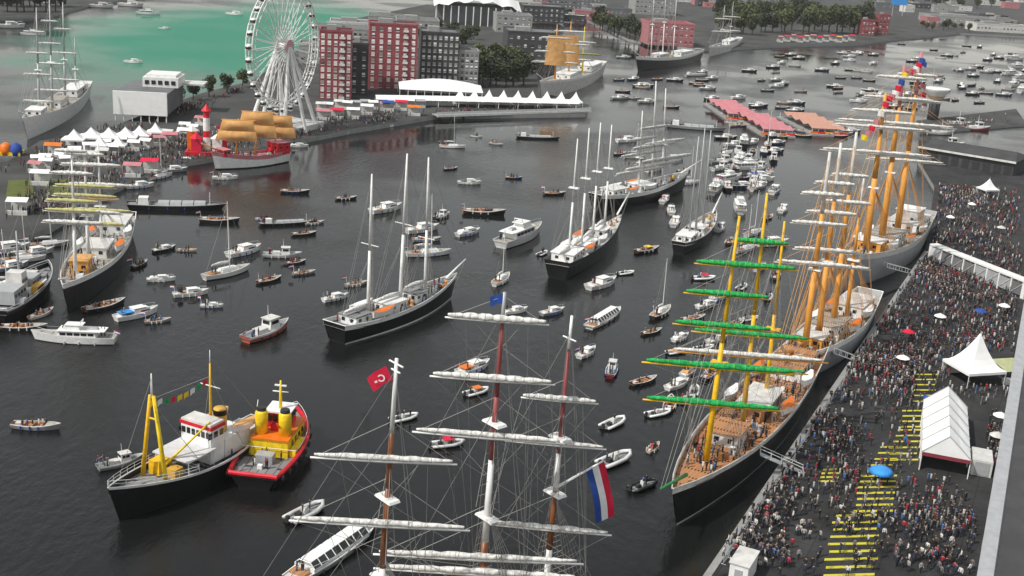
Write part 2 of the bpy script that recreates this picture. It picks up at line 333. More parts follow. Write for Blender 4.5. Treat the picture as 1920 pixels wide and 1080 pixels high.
# quayside shed at the lower right edge: pale wall under a dark roof
a, b_ = G(1832, 1085, QZ), G(1912, 618, QZ)
dv = b_ - a; ln = dv.length + 30; ang = math.atan2(dv.y, dv.x)
s = thing('quayside_shed', 'long dark-roofed shed with a pale grey wall along the right edge', 'building', a - dv.normalized() * 22, ang)
box_part('wall', (ln / 2, -15, 1.75), (ln, 30, 3.5), steel, s)
box_part('roof', (ln / 2, -16.2, 3.6), (ln + 0.4, 28.6, 0.2), darkroof, s)
box_part('parapet', (ln / 2, -.75, 3.78), (ln + 0.4, 1.9, 0.56), steel, s)
for i in range(12): MB().box((ln * (i + 0.5) / 12, 0.08, 1.8), (0.22, 0.16, 3.4)).build('pilaster', concrete, s)
for i in range(5): MB().box((ln * (i + 0.5) / 5, -12 - 3 * (i % 2), 4.15), (2.2, 1.6, 0.65)).build('roof_vent', concrete, s)
# dark shed with pale eave, upper right
a, b_ = G(1722, 300, QZ), G(1898, 330, QZ); dv = b_ - a; ang = math.atan2(dv.y, dv.x)
s = thing('quayside_shed', 'low dark shed with a pale eave behind the crowded quay', 'building', a, ang); ln = dv.length
box_part('wall', (ln / 2, 9, 2.6), (ln, 18, 5.2), darkroof, s)
MB().add([(-.6, -.8, 5.2), (ln + .6, -.8, 5.2), (ln + .6, 18.8, 5.2), (-.6, 18.8, 5.2), (2, 9, 7.6), (ln - 2, 9, 7.6)], [(0, 1, 5, 4), (1, 2, 5), (2, 3, 4, 5), (3, 0, 4), (3, 2, 1, 0)]).build('roof', darkroof, s)
box_part('eave', (ln / 2, -1.0, 5.1), (ln + 1.4, 0.36, 0.7), offwhite, s)
for i in range(9): box_part('door', (ln * (i + 0.5) / 9, -0.06, 1.6), (2.6, 0.14, 3.1), dark, s)
# white pavilion with a screen on the left bank
s = thing('pavilion', 'big white boxy pavilion with stacked upper storey on the left bank', 'building', G(213, 226, QZ), R(6))
for i in range(7): MB().tube([(0.6 + i * 3.0, 0.5, 0), (0.6 + i * 3.0, 0.5, 2.4)], 0.22, 6).build('column', white, s)
box_part('front_wall', (9.5, 0.4, 6.6), (19.0, 0.8, 8.4), canvas, s)
MB().box((9.5, 17, 6.3), (18.6, 32, 7.6)).build('hall', greyroof, s)
u = MB().box((13.5, 24, 12.0), (13, 14, 3.6)).build('upper_storey', white, s)
MB().box((13.5, 24, 14.3), (11, 11, 0.9)).build('roof', white, u)
for i in range(5): MB().box((8.6 + i * 2.4, 16.9, 12.0), (1.5, 0.15, 1.5)).build('window', glass, u)
MB().box((23, 30, 10.6), (10, 9, 0.6)).build('canopy', offwhite, s)
# white terminal far behind, with a wavy roof
s = thing('terminal', 'large white terminal with a curved roof at the top edge', 'building', G(812, 44, QZ), R(7))
mb = MB(); n = 18; Wd, Dp = 66, 46
for i in range(n + 1):
    x = Wd * i / n; z = 17 + 5 * math.sin(math.pi * i / n) + 1.2 * math.sin(i * 1.7)
    mb.v += [(x, -3, z - 4), (x, Dp * .5, z + 2), (x, Dp, z)]
mb.f = [(3 * i + k, 3 * i + 3 + k, 3 * i + 4 + k, 3 * i + 1 + k) for i in range(n) for k in (0, 1)]; mb.m = [0] * len(mb.f)
mb.build('roof', white, s, smooth=True)
box_part('hall', (Wd / 2, Dp / 2, 7), (Wd - 6, Dp - 8, 14), greyroof, s)
for i in range(12): MB().tube([(2 + i * 5.6, -1, 0), (2 + i * 5.6, -1.5, 14)], 0.5, 6).build('column', white, s)

# ------------------------------------------------------------------ tents
def pagoda_tent(px, w_, d_, eave, peak, label, hdg=8, n=1, group=None, z0=QZ, mat=None):
    t = thing('pagoda_tent', label, 'tent', G(*px, z0), R(hdg), group)
    mb = MB(); k = 6; vs = []
    for i in range(k + 1):
        u = i / k; s_ = (1 - u) ** 1.0 * 0.98 + 0.02; z = eave + (peak - eave) * u ** 1.8
        vs += [(-w_ / 2 * s_, -d_ / 2 * s_, z), (w_ / 2 * s_, -d_ / 2 * s_, z), (w_ / 2 * s_, d_ / 2 * s_, z), (-w_ / 2 * s_, d_ / 2 * s_, z)]
    fs = [(4 * i + j, 4 * i + (j + 1) % 4, 4 * i + 4 + (j + 1) % 4, 4 * i + 4 + j) for i in range(k) for j in range(4)]
    mb.add(vs, fs + [(4 * k, 4 * k + 1, 4 * k + 2, 4 * k + 3)])
    rf = mb.build('roof', mat or canvas, t)
    v = MB()
    for c, d in (((0, -d_ / 2, eave - 0.25), (w_, 0.06, 0.5)), ((0, d_ / 2, eave - 0.25), (w_, 0.06, 0.5)), ((-w_ / 2, 0, eave - 0.25), (0.06, d_ - .1, 0.5)), ((w_ / 2, 0, eave - 0.25), (0.06, d_ - .1, 0.5))): v.box(c, d)
    v.build('valance', mat or canvas, rf)
    MB().tube([(0, 0, peak - .1), (0, 0, peak + .5)], 0.06, 5).build('finial', steel, rf)
    for sx in (-1, 1):
        for sy in (-1, 1): MB().tube([(sx * (w_ / 2 - .1), sy * (d_ / 2 - .1), 0), (sx * (w_ / 2 - .1), sy * (d_ / 2 - .1), eave)], 0.07, 5).build('post', white, t)
    box_part('side_wall', (0, d_ / 2 - 0.12, eave / 2 - .2), (w_ - .4, 0.05, eave - .4), mat or canvas, t)
    return t
for i, x in enumerate(range(862, 1090, 27)):
    pagoda_tent((x, 197 + i * 0.6), 5.9, 6, 2.9, 7.0, 'white pointed tent in the row on the pier beside the long canopy', group='pointed tents on the pier')
for i, (x, y, w_, lab) in enumerate([(140, 276, 7, 'leftmost white pointed tent below the boxy pavilion'), (172, 272, 8, 'white tent second from the left below the boxy pavilion'),
    (205, 272, 7.5, 'white tent in the middle of the cluster below the pavilion'), (236, 271, 8, 'white tent under the right end of the boxy pavilion'),
    (262, 268, 7, 'rightmost white tent of the cluster below the pavilion'), (292, 262, 5.5, 'small white tent right of the pavilion cluster'),
    (188, 288, 5, 'small white stall tent in front of the tent cluster'), (222, 288, 5, 'small white stall tent in front of the cluster, further right')]):
    pagoda_tent((x, y), w_, w_ * .9, 3, 5.8, lab)
pagoda_tent((1850, 368), 5.4, 5, 2.8, 6.0, 'small white pagoda tent in the crowd near the dark shed', hdg=20)
# big pagoda tent with annex, right side
pagoda_tent((1822, 712), 8.4, 8.0, 3.0, 9.4, 'tall white pagoda tent at the right side of the quay', hdg=18)
s = thing('market_stall', 'low stall with pale green awning right of the tall pagoda tent', 'stall', G(1888, 712, QZ), R(18))
MB().add([(-2.6, -2.4, 2.7), (2.6, -2.4, 2.7), (2.6, 2.4, 3.5), (-2.6, 2.4, 3.5)], [(0, 1, 2, 3)]).build('awning', mk('pale_green_awning', (0.42, 0.44, 0.24), 0.8), s)
box_part('counter', (0, -1.9, 0.55), (5, 0.9, 1.1), white, s)
for sx in (-2.5, 2.5):
    for sy, h in ((-2.3, 2.7), (2.3, 3.4)): MB().tube([(sx, sy, 0), (sx, sy, h)], 0.06, 5).build('post', steel, s)
# large ridge marquee
mq = thing('marquee', 'large white ridged marquee standing on the quay below the blue stall', 'tent', G(1768, 890, QZ), R(72))
Lm, Wm, ev, rg = 23.0, 7.2, 3.2, 6.4
mb = MB(); n = 5
for i in range(n):                                      # each roof bay sags a little between its frames
    x0, x1 = Lm * i / n, Lm * (i + 1) / n - 0.06
    xm = (x0 + x1) / 2
    vs = [(x0, -Wm / 2, ev), (xm, -Wm / 2, ev), (x1, -Wm / 2, ev), (x0, 0, rg), (xm, 0, rg - .25), (x1, 0, rg), (x0, Wm / 2, ev), (xm, Wm / 2, ev), (x1, Wm / 2, ev),
          (x0, -Wm / 4, (ev + rg) / 2), (xm, -Wm / 4, (ev + rg) / 2 - .3), (x1, -Wm / 4, (ev + rg) / 2), (x0, Wm / 4, (ev + rg) / 2), (xm, Wm / 4, (ev + rg) / 2 - .3), (x1, Wm / 4, (ev + rg) / 2)]
    MB().add(vs, [(0, 1, 10, 9), (1, 2, 11, 10), (9, 10, 4, 3), (10, 11, 5, 4), (3, 4, 13, 12), (4, 5, 14, 13), (12, 13, 7, 6), (13, 14, 8, 7)]).build('roof_panel', canvas, mq)
    for sy in (-1, 1): MB().tube([(x0 + .1, sy * Wm / 2, 0), (x0 + .1, sy * Wm / 2, ev)], 0.09, 6).build('post', white, mq)
for i in range(n + 1): MB().tube([(Lm * i / n, -Wm / 2 - .05, ev + .03), (Lm * i / n, 0, rg + .1), (Lm * i / n, Wm / 2 + .05, ev + .03)], 0.08, 5).build('rafter', steel, mq)
box_part('valance', (-0.06, 0, ev - .3), (0.06, Wm, 0.6), mk('maroon_cloth', (0.22, 0.03, 0.05), .8), mq)
box_part('side_wall', (Lm / 2, Wm / 2 - .1, ev / 2), (Lm - .3, 0.05, ev - .1), canvas, mq)
MB().add([(-.02, -Wm / 2, ev), (-.02, Wm / 2, ev), (-.02, 0, rg)], [(0, 1, 2)]).build('gable', canvas, mq)
s = thing('market_stall', 'bright blue box stall at the far end of the large marquee', 'stall', G(1752, 780, QZ), R(70))
box_part('body', (0, 0, 1.3), (3.6, 4.2, 2.6), skyblue, s); box_part('roof', (0, 0, 2.72), (4.0, 4.6, 0.22), bluep, s); box_part('counter', (-1.95, 0, 1.0), (0.5, 3.6, 0.12), redp, s)
s = thing('container', 'plain white container right of the large marquee', 'container', G(1838, 892, QZ), R(72))
box_part('body', (2.4, 0, 1.3), (5.2, 3.0, 2.6), offwhite, s); box_part('door', (-0.24, 0, 1.25), (0.1, 2.2, 2.2), steel, s)
for i in range(6): box_part('rib', (0.3 + i * 0.85, 1.52, 1.3), (0.12, 0.08, 2.5), white, s)
# blue parasol with red and orange stalls
s = thing('parasol', 'bright blue parasol over the yellow hatching on the quay', 'parasol', G(1648, 908, QZ))
MB().lathe([(2.0, 2.1), (1.4, 2.6), (0.7, 2.95), (0.05, 3.15)], 10).build('canopy', skyblue, s, smooth=True)
MB().tube([(0, 0, 0), (0, 0, 3.3)], 0.05, 6).build('pole', steel, s); MB().lathe([(0.5, 0), (0.5, 0.12)], 10).build('base', concrete, s)
for i, (x, y, m_) in enumerate([(1690, 690, canvas), (1872, 800, canvas), (1866, 838, offwhite), (1700, 640, redcloth), (1760, 610, canvas), (1835, 600, bluep), (1880, 590, canvas), (1780, 420, canvas), (1875, 440, offwhite), (1820, 395, canvas)]):
    s = thing('parasol', ('white', 'white', 'white', 'red', 'white', 'blue')[i % 6] + ' parasol', 'parasol', G(x, y, QZ)); s['label'] = {canvas: 'small white', offwhite: 'small off-white', redcloth: 'small red', bluep: 'small dark blue'}[m_] + ' parasol standing among the quay crowd'; s['group'] = 'small parasols in the quay crowd'
    MB().lathe([(1.35, 2.1), (.9, 2.4), (.05, 2.75)], 8).build('canopy', m_, s); MB().tube([(0, 0, 0), (0, 0, 2.9)], .04, 5).build('pole', steel, s)
# white banner fence
a, b_ = G(1742, 488, QZ), G(1916, 560, QZ); dv = b_ - a; ln = dv.length
s = thing('banner_fence', 'white framed banner fence crossing the crowded quay on the right', 'fence', a, math.atan2(dv.y, dv.x))
n = 8
for i in range(n + 1): box_part('post', (ln * i / n, 0, 2.0), (0.34 if i not in (0, n) else 1.1, 0.34, 4.0), white, s)
box_part('top_rail', (ln / 2, 1.0, 4.25), (ln + .8, 2.6, 0.4), white, s)
for i in range(n + 1): box_part('back_post', (ln * i / n, 2.1, 2.0), (.26, .26, 4.0), white, s)
for i in range(n): MB().tube([(ln * i / n, -.1, .4), (ln * (i + 1) / n, -.1, 3.9)], .08, 4).build('brace', white, s)
for i in range(n): box_part('banner', (ln * (i + .5) / n, 0.04, 2.0), (ln / n - .4, 0.06, 3.5 if i in (0, 4, 5) else 2.9), canvas if i in (0,) else (steel if i in (4, 5, 6) else greyroof), s)
# crowd barriers along the quay edge
e0, e1 = G(1340, 1056, QZ), G(1728, 480, QZ); dv = e1 - e0; ang = math.atan2(dv.y, dv.x)
me = MB()
for p in (((-1.2, 0, 0.05), (-1.2, 0, 1.1)), ((1.2, 0, 0.05), (1.2, 0, 1.1)), ((-1.2, 0, 1.1), (1.2, 0, 1.1)), ((-1.2, 0, 0.3), (1.2, 0, 0.3))): me.tube(p, 0.05, 4)
for i in range(5): me.tube(((-.8 + .4 * i, 0, .3), (-.8 + .4 * i, 0, 1.1)), 0.03, 3)
for sx in (-1, 1): me.tube(((sx, -.3, 0.03), (sx, .3, .03)), 0.04, 4)
me = me.mesh('crowd_barrier', steel)
nb = int(dv.length / 2.7)
inward = Vector((math.sin(ang), -math.cos(ang), 0)) * 1.2
for i in range(nb):
    if i % 11 in (3, 8): continue
    o = link('crowd_barrier', me); o.location = e0 + dv * ((i + .5) / nb) + inward * rng.uniform(.8, 1.2); o.rotation_euler = (0, 0, ang + rng.uniform(-.06, .06))
    tag(o, 'grey metal crowd barrier in the line along the quay edge', 'barrier', 'barriers along the quay edge')
me = MB().lathe([(0.35, 0), (0.35, 0.1), (0.22, 0.15), (0.2, 0.5), (0.36, 0.6), (0.3, 0.75)], 8).mesh('bollard', dark)
for i in range(12):
    o = link('bollard', me); o.location = e0 + dv * ((i + .5) / 12) + inward * 0.35; tag(o, 'black iron mooring bollard on the quay edge', 'bollard', 'bollards along the quay edge')

# coping stones along the quay edge
cs = MB().box((0, 0, 0), (2.56, 1.0, .3), top=(.985, .96)).mesh('coping_stone', concrete)
c0, c1 = G(1200, 1252, QZ), G(1733, 471, QZ); dc = c1 - c0; nc = int(dc.length / 2.6); ca_ = math.atan2(dc.y, dc.x)
for i in range(nc):
    o = link('coping_stone', cs, bpy.data.objects['quay']); o.location = c0 + dc * ((i + .5) / nc) + Vector((math.sin(ca_), -math.cos(ca_), 0)) * .55 + Vector((0, 0, rng.uniform(-.02, .02))); o.rotation_euler = (0, 0, ca_ + rng.uniform(-.004, .004))
s = thing('site_cabin', 'white site cabin at the quay edge near the bottom of the picture', 'cabin', G(1360, 1072, QZ), ca_)
box_part('body', (0, -2.2, 1.4), (4.6, 2.4, 2.8), white, s); box_part('roof', (0, -2.2, 2.88), (4.9, 2.7, .16), offwhite, s); box_part('door', (-2.34, -2.2, 1.1), (.1, 1.0, 2.1), steel, s)
for x in (-1.2, 1.2): box_part('window', (x, -.98, 1.7), (1.1, .1, .9), glass, s)
# mushroom-shaped tower on the jetty
s = thing('mushroom_tower', 'white bowl-topped tower on a dark pillar at upper right', 'tower', G(1748, 224, 1.2))
MB().lathe([(2.6, 0), (2.4, 9.5)], 14).build('pillar', darkroof, s, smooth=True)
bw = MB().lathe([(2.5, 9.4), (3.4, 10.4), (5.4, 13.6), (6.0, 14.6), (6.0, 15.0), (5.5, 15.0)], 20).build('bowl', white, s, smooth=True)
MB().lathe([(3.47, 10.45), (4.2, 11.55)], 20).build('bowl_band', mk('tan_band', (0.6, 0.42, 0.2), .6), bw)  # plain tan band round the lower part of the bowl
for i in range(8): MB().box((2.5 * math.cos(i * .785), 2.5 * math.sin(i * .785), 5), (.3, .3, 9)).build('fin', dark, s)
# red and white ride beside the tan-sailed ship
s = thing('fairground_ride', 'red and white fairground ride with a striped tower on the left bank', 'fairground ride', G(388, 288, QZ), R(10))
box_part('platform', (0, 0, 0.6), (13, 9, 1.2), redp, s)
for i in range(6): MB().lathe([(1.25 - .05 * i, 1.2 + i * 2.1), (1.22 - .05 * i, 1.2 + (i + 1) * 2.1)], 12).build('tower_band', (white, redp)[i % 3 == 2 or i == 5], s)
MB().lathe([(1.6, 13.8), (1.5, 14.1), (.1, 16)], 12).build('tower_cap', redp, s)
for i, (x, y, c, h) in enumerate([(-4.6, 1, orangep, 6), (-3, -2.4, redcloth, 4.2), (3.4, -1, white, 4), (4.8, 2, redp, 7)]):
    k = MB().box((x, y, 1.2 + h / 2), (3.0, 3.0, h)).build('booth', c, s); MB().lathe([(2.3, 0), (.1, 1.6)], 4, c=(x, y, 1.2 + h)).build('booth_roof', (white, redcloth)[i % 2], k)
# coloured bouncy castle at the left edge
s = thing('inflatable', 'yellow and blue inflatable at the left edge of the bank', 'inflatable', G(8, 290, QZ), R(8))
for i, (x, c) in enumerate([(-3, lemon), (0.6, orangep), (3.6, bluep)]): MB().lathe([(1.7, 0), (1.9, 1.5), (1.6, 3.0), (.5, 3.8)], 10, c=(x, 0, 0)).build('tower', c, s, smooth=True)
box_part('base', (0, 1, .5), (10, 5, 1.0), lemon, s)
# long white canopy and pier
def long_canopy(name, label, p0, p1, depth, z, mat, rise=1.0):
    a, b_ = G(*p0, QZ), G(*p1, QZ); dv = b_ - a; ln = dv.length
    t = thing(name, label, 'canopy', a, math.atan2(dv.y, dv.x)); mb = MB(); n = 10; vs = []
    for i in range(n + 1):
        x = ln * i / n; s_ = rise * math.sin(math.pi * i / n)
        vs += [(x, 0, z), (x, depth / 2, z + 1.6 + s_), (x, depth, z)]
    mb.add(vs, [(3 * i + k, 3 * i + 3 + k, 3 * i + 4 + k, 3 * i + 1 + k) for i in range(n) for k in (0, 1)])
    mb.build('roof', mat, t, smooth=True)
    for i in range(n + 1):
        for y in (0.3, depth - .3): MB().tube([(ln * i / n * .98 + .3, y, 0), (ln * i / n * .98 + .3, y, z)], 0.16, 5).build('post', white, t)
    return t
long_canopy('long_canopy', 'long curved white canopy below the wide brick tower', (748, 187), (905, 194), 24, 4.6, canvas, 2.2)
long_canopy('long_canopy', 'low white awning along the front of the pointed tents', (705, 199), (1086, 207), 4.5, 2.8, canvas, 0.3)
a, b_ = G(812, 224, 0), G(1100, 214, 0); dv = b_ - a; ln = dv.length
s = thing('pier_bridge', 'white-railed pier bridge running along the far quay below the tents', 'bridge', G(812, 224, 0), math.atan2(dv.y, dv.x))
box_part('deck', (ln / 2, -1, 2.0), (ln, 4.4, 0.5), concrete, s); box_part('railing', (ln / 2, -3.1, 3.0), (ln, 0.14, 0.9), white, s); box_part('side_beam', (ln / 2, -3.22, 1.9), (ln, 0.2, 0.9), white, s)
for i in range(14): MB().tube([(ln * (i + .5) / 14, -1, -1), (ln * (i + .5) / 14, -1, 1.9)], 0.4, 6).build('pile', dark, s)

# stalls with red awnings
def stall(px, w_, d_, mat, label, hdg=8, group=None, h=3.2):
    t = thing('market_stall', label, 'stall', G(*px, QZ), R(hdg), group)
    MB().add([(-w_ / 2, -d_ / 2, h - .7), (w_ / 2, -d_ / 2, h - .7), (w_ / 2, 0, h), (-w_ / 2, 0, h), (w_ / 2, d_ / 2, h - .7), (-w_ / 2, d_ / 2, h - .7)], [(0, 1, 2, 3), (3, 2, 4, 5)]).build('awning', mat, t)
    box_part('counter', (0, -d_ / 2 + .6, .55), (w_ - .4, .7, 1.1), offwhite, t)
    box_part('back_wall', (0, d_ / 2 - .2, 1.2), (w_ - .4, .1, 2.4), offwhite, t)
    for sx in (-1, 1): MB().tube([(sx * (w_ / 2 - .1), -d_ / 2 + .1, 0), (sx * (w_ / 2 - .1), -d_ / 2 + .1, h - .7)], .06, 4).build('post', steel, t)
    return t
for i in range(12): stall((1462 + i * 12.2, 79 - (i % 3) * 1.5), 4.2 + i % 2, 4.5, (pinkroof, redcloth, pinkroof, redcloth, tansail)[i % 5], 'red-roofed market stall in the row on the far bank', group='red stalls on the far bank', h=5)
for i, (x, y, c, lab) in enumerate([(606, 224, pinkroof, 'faded red stall just right of the ferris wheel'), (632, 222, redcloth, 'red stall, second from the ferris wheel'), (662, 221, canvas, 'white stall, third from the ferris wheel'),
    (688, 214, canvas, 'white stall left of the blue stall on the far quay'), (727, 207, bluep, 'blue stall at the left end of the pier'), (752, 206, redcloth, 'dark red stall right of the blue stall at the pier'), (776, 216, orangep, 'small orange stall at the pier corner'),
    (348, 262, canvas, 'white stall left of the fairground ride'), (320, 270, pinkroof, 'faded red stall among the white tents'), (250, 330, pinkroof, 'faded red stall behind the stern of the left tall ship'), (282, 322, redcloth, 'red stall near the shore right of the left tall ship'),
    (102, 292, orangep, 'orange stall on the left bank below the far left ship'), (36, 400, canvas, 'white stall beside the lawn on the left bank'), (78, 345, canvas, 'white kiosk between the two lawn patches')]):
    stall((x, y), 5.2, 4.6, c, lab, h=4.2)
s = thing('billboard', 'blue billboard at the top edge of the picture', 'billboard', G(1682, 30, QZ), R(4))
box_part('panel', (0, 0, 17), (18, .6, 9), skyblue, s)
for x in (-6, 6): MB().tube([(x, .6, 0), (x, .6, 17)], .45, 6).build('post', steel, s)

for i in range(26):
    x = 70 + (i % 13) * 25 + rng.uniform(-8, 8); y = 322 - (x - 70) * .22 + (i // 13) * 13 - 10 + rng.uniform(-5, 5)
    if x > 330: y -= 6
    stall((x, y), 4.0, 3.6, (canvas, canvas, offwhite, canvas, pinkroof, steel)[rng.randrange(6)], 'small stall in the scattered market on the left bank', hdg=rng.uniform(-10, 30), group='scattered stalls on the left bank', h=3.4)
for i in range(12):
    stall((600 + i * 17 + rng.uniform(-4, 4), 204 + rng.uniform(-4, 4)), 4.2, 4, (canvas, pinkroof, offwhite, steel)[rng.randrange(4)], 'small stall below the two red brick towers', hdg=rng.uniform(-5, 20), group='stalls below the brick towers', h=3.6)
for i, (x, y, w_, d_, h_, m_, lab) in enumerate([(560, 118, 22, 20, 9, concrete, 'low pale block just behind the ferris wheel'), (618, 68, 34, 22, 9, offwhite, 'long pale flat block behind the narrow brick tower'), (690, 62, 30, 22, 11, concrete, 'pale block at the back of the bank beyond the wide tower'),
        (950, 108, 30, 26, 15, darkroof, 'dark block right of the tree clump'), (930, 60, 26, 24, 12, concrete, 'grey block beneath the right end of the white terminal'), (980, 40, 34, 30, 12, darkroof, 'dark block at the tip of the left bank'), (1010, 14, 60, 40, 12, greyroof, 'wide grey block on the far bank at the top centre'),
        (1400, 8, 90, 50, 13, greyroof, 'very long grey block behind the tree belt'), (1190, 26, 40, 30, 14, concrete, 'pale block behind the faded red building'), (1830, 58, 60, 24, 7, offwhite, 'white low shed right of the long pale shed')]):
    building('low_building', lab, (x, y), w_, d_, h_, m_, greyroof, 8, max(1, int(h_ / 4)), int(w_ / 4), 2, (1.8, 1.5))

for i in range(26):
    x, y = (rng.uniform(1000, 1330), rng.uniform(2, 40)) if i < 10 else (rng.uniform(1640, 1915), rng.uniform(4, 52))
    building('low_building', 'low grey shed among the clutter on the far bank', (x, y), rng.uniform(12, 34), rng.uniform(10, 20), rng.uniform(4, 9), rng.choice([concrete, offwhite, darkroof, greyroof, brick2]), rng.choice([greyroof, darkroof, offwhite]), rng.uniform(0, 14), 1, 4, 0, (1.6, 1.4))['group'] = 'low sheds on the far bank'

# ------------------------------------------------------------------ ferris wheel
WB = G(531, 243, QZ); WR = 21.5; HUB = 30.0
s = thing('ferris_wheel', 'big white ferris wheel on the left bank beside the brick towers', 'ferris wheel', WB, R(69))
hub = Vector((0, 0, HUB)); NS = 30
for sy in (-1.3, 1.3):
    for rr, th in ((WR, .24), (WR - 1.8, .17)):
        pts = [hub + Vector((rr * math.cos(2 * math.pi * i / 60), sy, rr * math.sin(2 * math.pi * i / 60))) for i in range(61)]
        MB().tube(pts, th, 5, cap=False).build('rim', white, s)
br = MB()
for i in range(60):
    t0 = 2 * math.pi * i / 60; t1 = 2 * math.pi * (i + 1) / 60
    for sy in (-1.3, 1.3):
        br.tube([hub + Vector((WR * math.cos(t0), sy, WR * math.sin(t0))), hub + Vector(((WR - 1.8) * math.cos(t1), sy, (WR - 1.8) * math.sin(t1)))], .09, 3)
    br.tube([hub + Vector((WR * math.cos(t0), -1.3, WR * math.sin(t0))), hub + Vector((WR * math.cos(t0), 1.3, WR * math.sin(t0)))], .09, 3)
tag(br.build('lattice', white, s), kind='stuff')
for i in range(NS):
    t = 2 * math.pi * i / NS
    for sy in (-1.0, 1.0): MB().tube([hub + Vector((0, sy * 1.9, 0)), hub + Vector(((WR - 1.8) * math.cos(t), sy * 1.3, (WR - 1.8) * math.sin(t)))], .17, 4).build('spoke', white, s)
MB().tube([hub + Vector((0, -2.6, 0)), hub + Vector((0, 2.6, 0))], 1.3, 12).build('hub', white, s)
MB().tube([hub + Vector((0, -2.75, 0)), hub + Vector((0, -2.6, 0))], 2.6, 16).build('hub_disc', mk('faded_pink_panel', (.62, .34, .38), .5), s)
for sy in (-1, 1):
    for sx in (-1, 1): MB().tube([(sx * 11, sy * 7.5, 0), (sx * .6, sy * 2.4, HUB)], [.75, .5], 8).build('leg', white, s)
    MB().tube([(0, sy * 9.5, 0), (0, sy * 2.5, HUB)], [.7, .45], 8).build('leg', white, s)
gm = MB().lathe([(.3, -2.3), (.95, -2.1), (1.1, -1.2), (.95, -.4), (.2, -.1)], 8).mesh('gondola', [white], True)
gw = MB().lathe([(1.02, -1.7), (1.11, -1.2), (1.02, -.75)], 8).mesh('gondola_window', glass, True)
for i in range(NS):
    t = 2 * math.pi * (i + .5) / NS; o = link('gondola', gm, s); o.location = hub + Vector((WR * 1.02 * math.cos(t), 0, WR * 1.02 * math.sin(t))); link('window', gw, o)
box_part('boarding_platform', (0, 0, 1.0), (30, 17, 2.0), offwhite, s)
box_part('ticket_roof', (-9, -5, 4.0), (9, 6, .4), white, s)

# ------------------------------------------------------------------ trees
def crown_mesh(seed, r, h, n):
    g = random.Random(seed); mb = MB()
    lobes = [(g.uniform(-.5, .5) * r, g.uniform(-.5, .5) * r, g.uniform(.25, .85) * h, g.uniform(.35, .62) * r) for _ in range(9)]
    for i in range(n):
        lx, ly, lz, lr = lobes[g.randrange(9)]
        d = Vector((g.gauss(0, 1), g.gauss(0, 1), g.gauss(0, 1))).normalized() * lr * (g.random() ** .35)
        c = Vector((lx, ly, lz)) + d; c.z = max(.1 * h, c.z)
        a = Vector((g.gauss(0, 1), g.gauss(0, 1), g.gauss(0, .6))).normalized(); b = a.cross(Vector((g.gauss(0, 1), g.gauss(0, 1), g.gauss(0, 1)))).normalized(); s_ = g.uniform(.3, .75)
        mb.add([c - a * s_, c - b * s_ * .7, c + a * s_, c + b * s_ * .7], [(0, 1, 2, 3)])
    return mb.mesh('crown', leafm)
CROWNS = [crown_mesh(i, 4.6, 8.5, 1100) for i in range(4)]
def trunk_mesh(seed):
    g = random.Random(seed); mb = MB(); mb.tube([(0, 0, -.2), (.1, 0, 2), (.2, .1, 4.5), (.2, .2, 7)], [.38, .3, .22, .08], 6)
    for i in range(6):
        t = i * 1.05 + g.random(); z = 2.4 + i * .5; mb.tube([(.1, 0, z), (1.4 * math.cos(t), 1.4 * math.sin(t), z + 1.4), (2.8 * math.cos(t), 2.8 * math.sin(t), z + 2.4)], [.16, .1, .03], 4)
    return mb.mesh('trunk', bark)
TRUNKS = [trunk_mesh(i) for i in range(2)]
def tree(px, s_, label, group):
    t = thing('leafy_tree', label, 'tree', G(*px, QZ - .02), rng.uniform(0, 6.2), group, s_)
    k = rng.randrange(4); o = link('crown', CROWNS[k], t); o.location = (0, 0, 2.2); o.scale = (1, 1, rng.uniform(.85, 1.15)); link('trunk', TRUNKS[k % 2], t)
for i in range(17): tree((902 + (i % 6) * 15 + rng.uniform(-5, 5), 163 - (i // 6) * 13 + rng.uniform(-3, 3)), rng.uniform(1.0, 1.45), 'dark leafy tree in the clump behind the pointed tents', 'trees behind the pointed tents')
for i in range(46): tree((1345 + (i % 23) * 13 + rng.uniform(-5, 5), 62 - (i // 23) * 22 + rng.uniform(-5, 5)), rng.uniform(1.3, 2.0), 'dark tree in the long belt along the far bank', 'tree belt on the far bank')
for i in range(9): tree((1112 + i * 10 + rng.uniform(-3, 3), 52 + i * 3), rng.uniform(1.0, 1.5), 'dark tree on the far bank left of the faded red building', 'trees left of the faded red building')
for i in range(9): tree((790 + i * 12 + rng.uniform(-3, 3), 92 - (i % 3) * 9), rng.uniform(1, 1.4), 'dark tree in front of the large white terminal', 'trees in front of the terminal')
for i in range(14): tree((-6 + i * 9 + rng.uniform(-3, 3), 22 - (i % 2) * 10), rng.uniform(1.2, 1.9), 'dark tree on the far shore in the top left corner', 'trees in the top left corner')
for i in range(8): tree((1700 + i * 26 + rng.uniform(-8, 8), 14 + rng.uniform(-6, 6)), rng.uniform(1.2, 1.8), 'dark tree behind the long pale shed at top right', 'trees behind the pale shed')
for i in range(16): tree((1725 + i * 13 + rng.uniform(-5, 5), 56 + rng.uniform(-4, 4)), rng.uniform(.6, 1.0), 'small tree in the row before the long pale shed', 'row of small trees at top right')
for i in range(10): tree((600 + i * 22 + rng.uniform(-6, 6), 98 + rng.uniform(-12, 12)), rng.uniform(.6, 1.0), 'small tree between the blocks behind the brick towers', 'small trees behind the brick towers')
for i, (x, y) in enumerate([(300, 205), (330, 196), (362, 184), (392, 178), (425, 170), (455, 160)]): tree((x, y + 4), .75, 'small dark tree along the back shore of the left bank', 'small trees on the left bank')

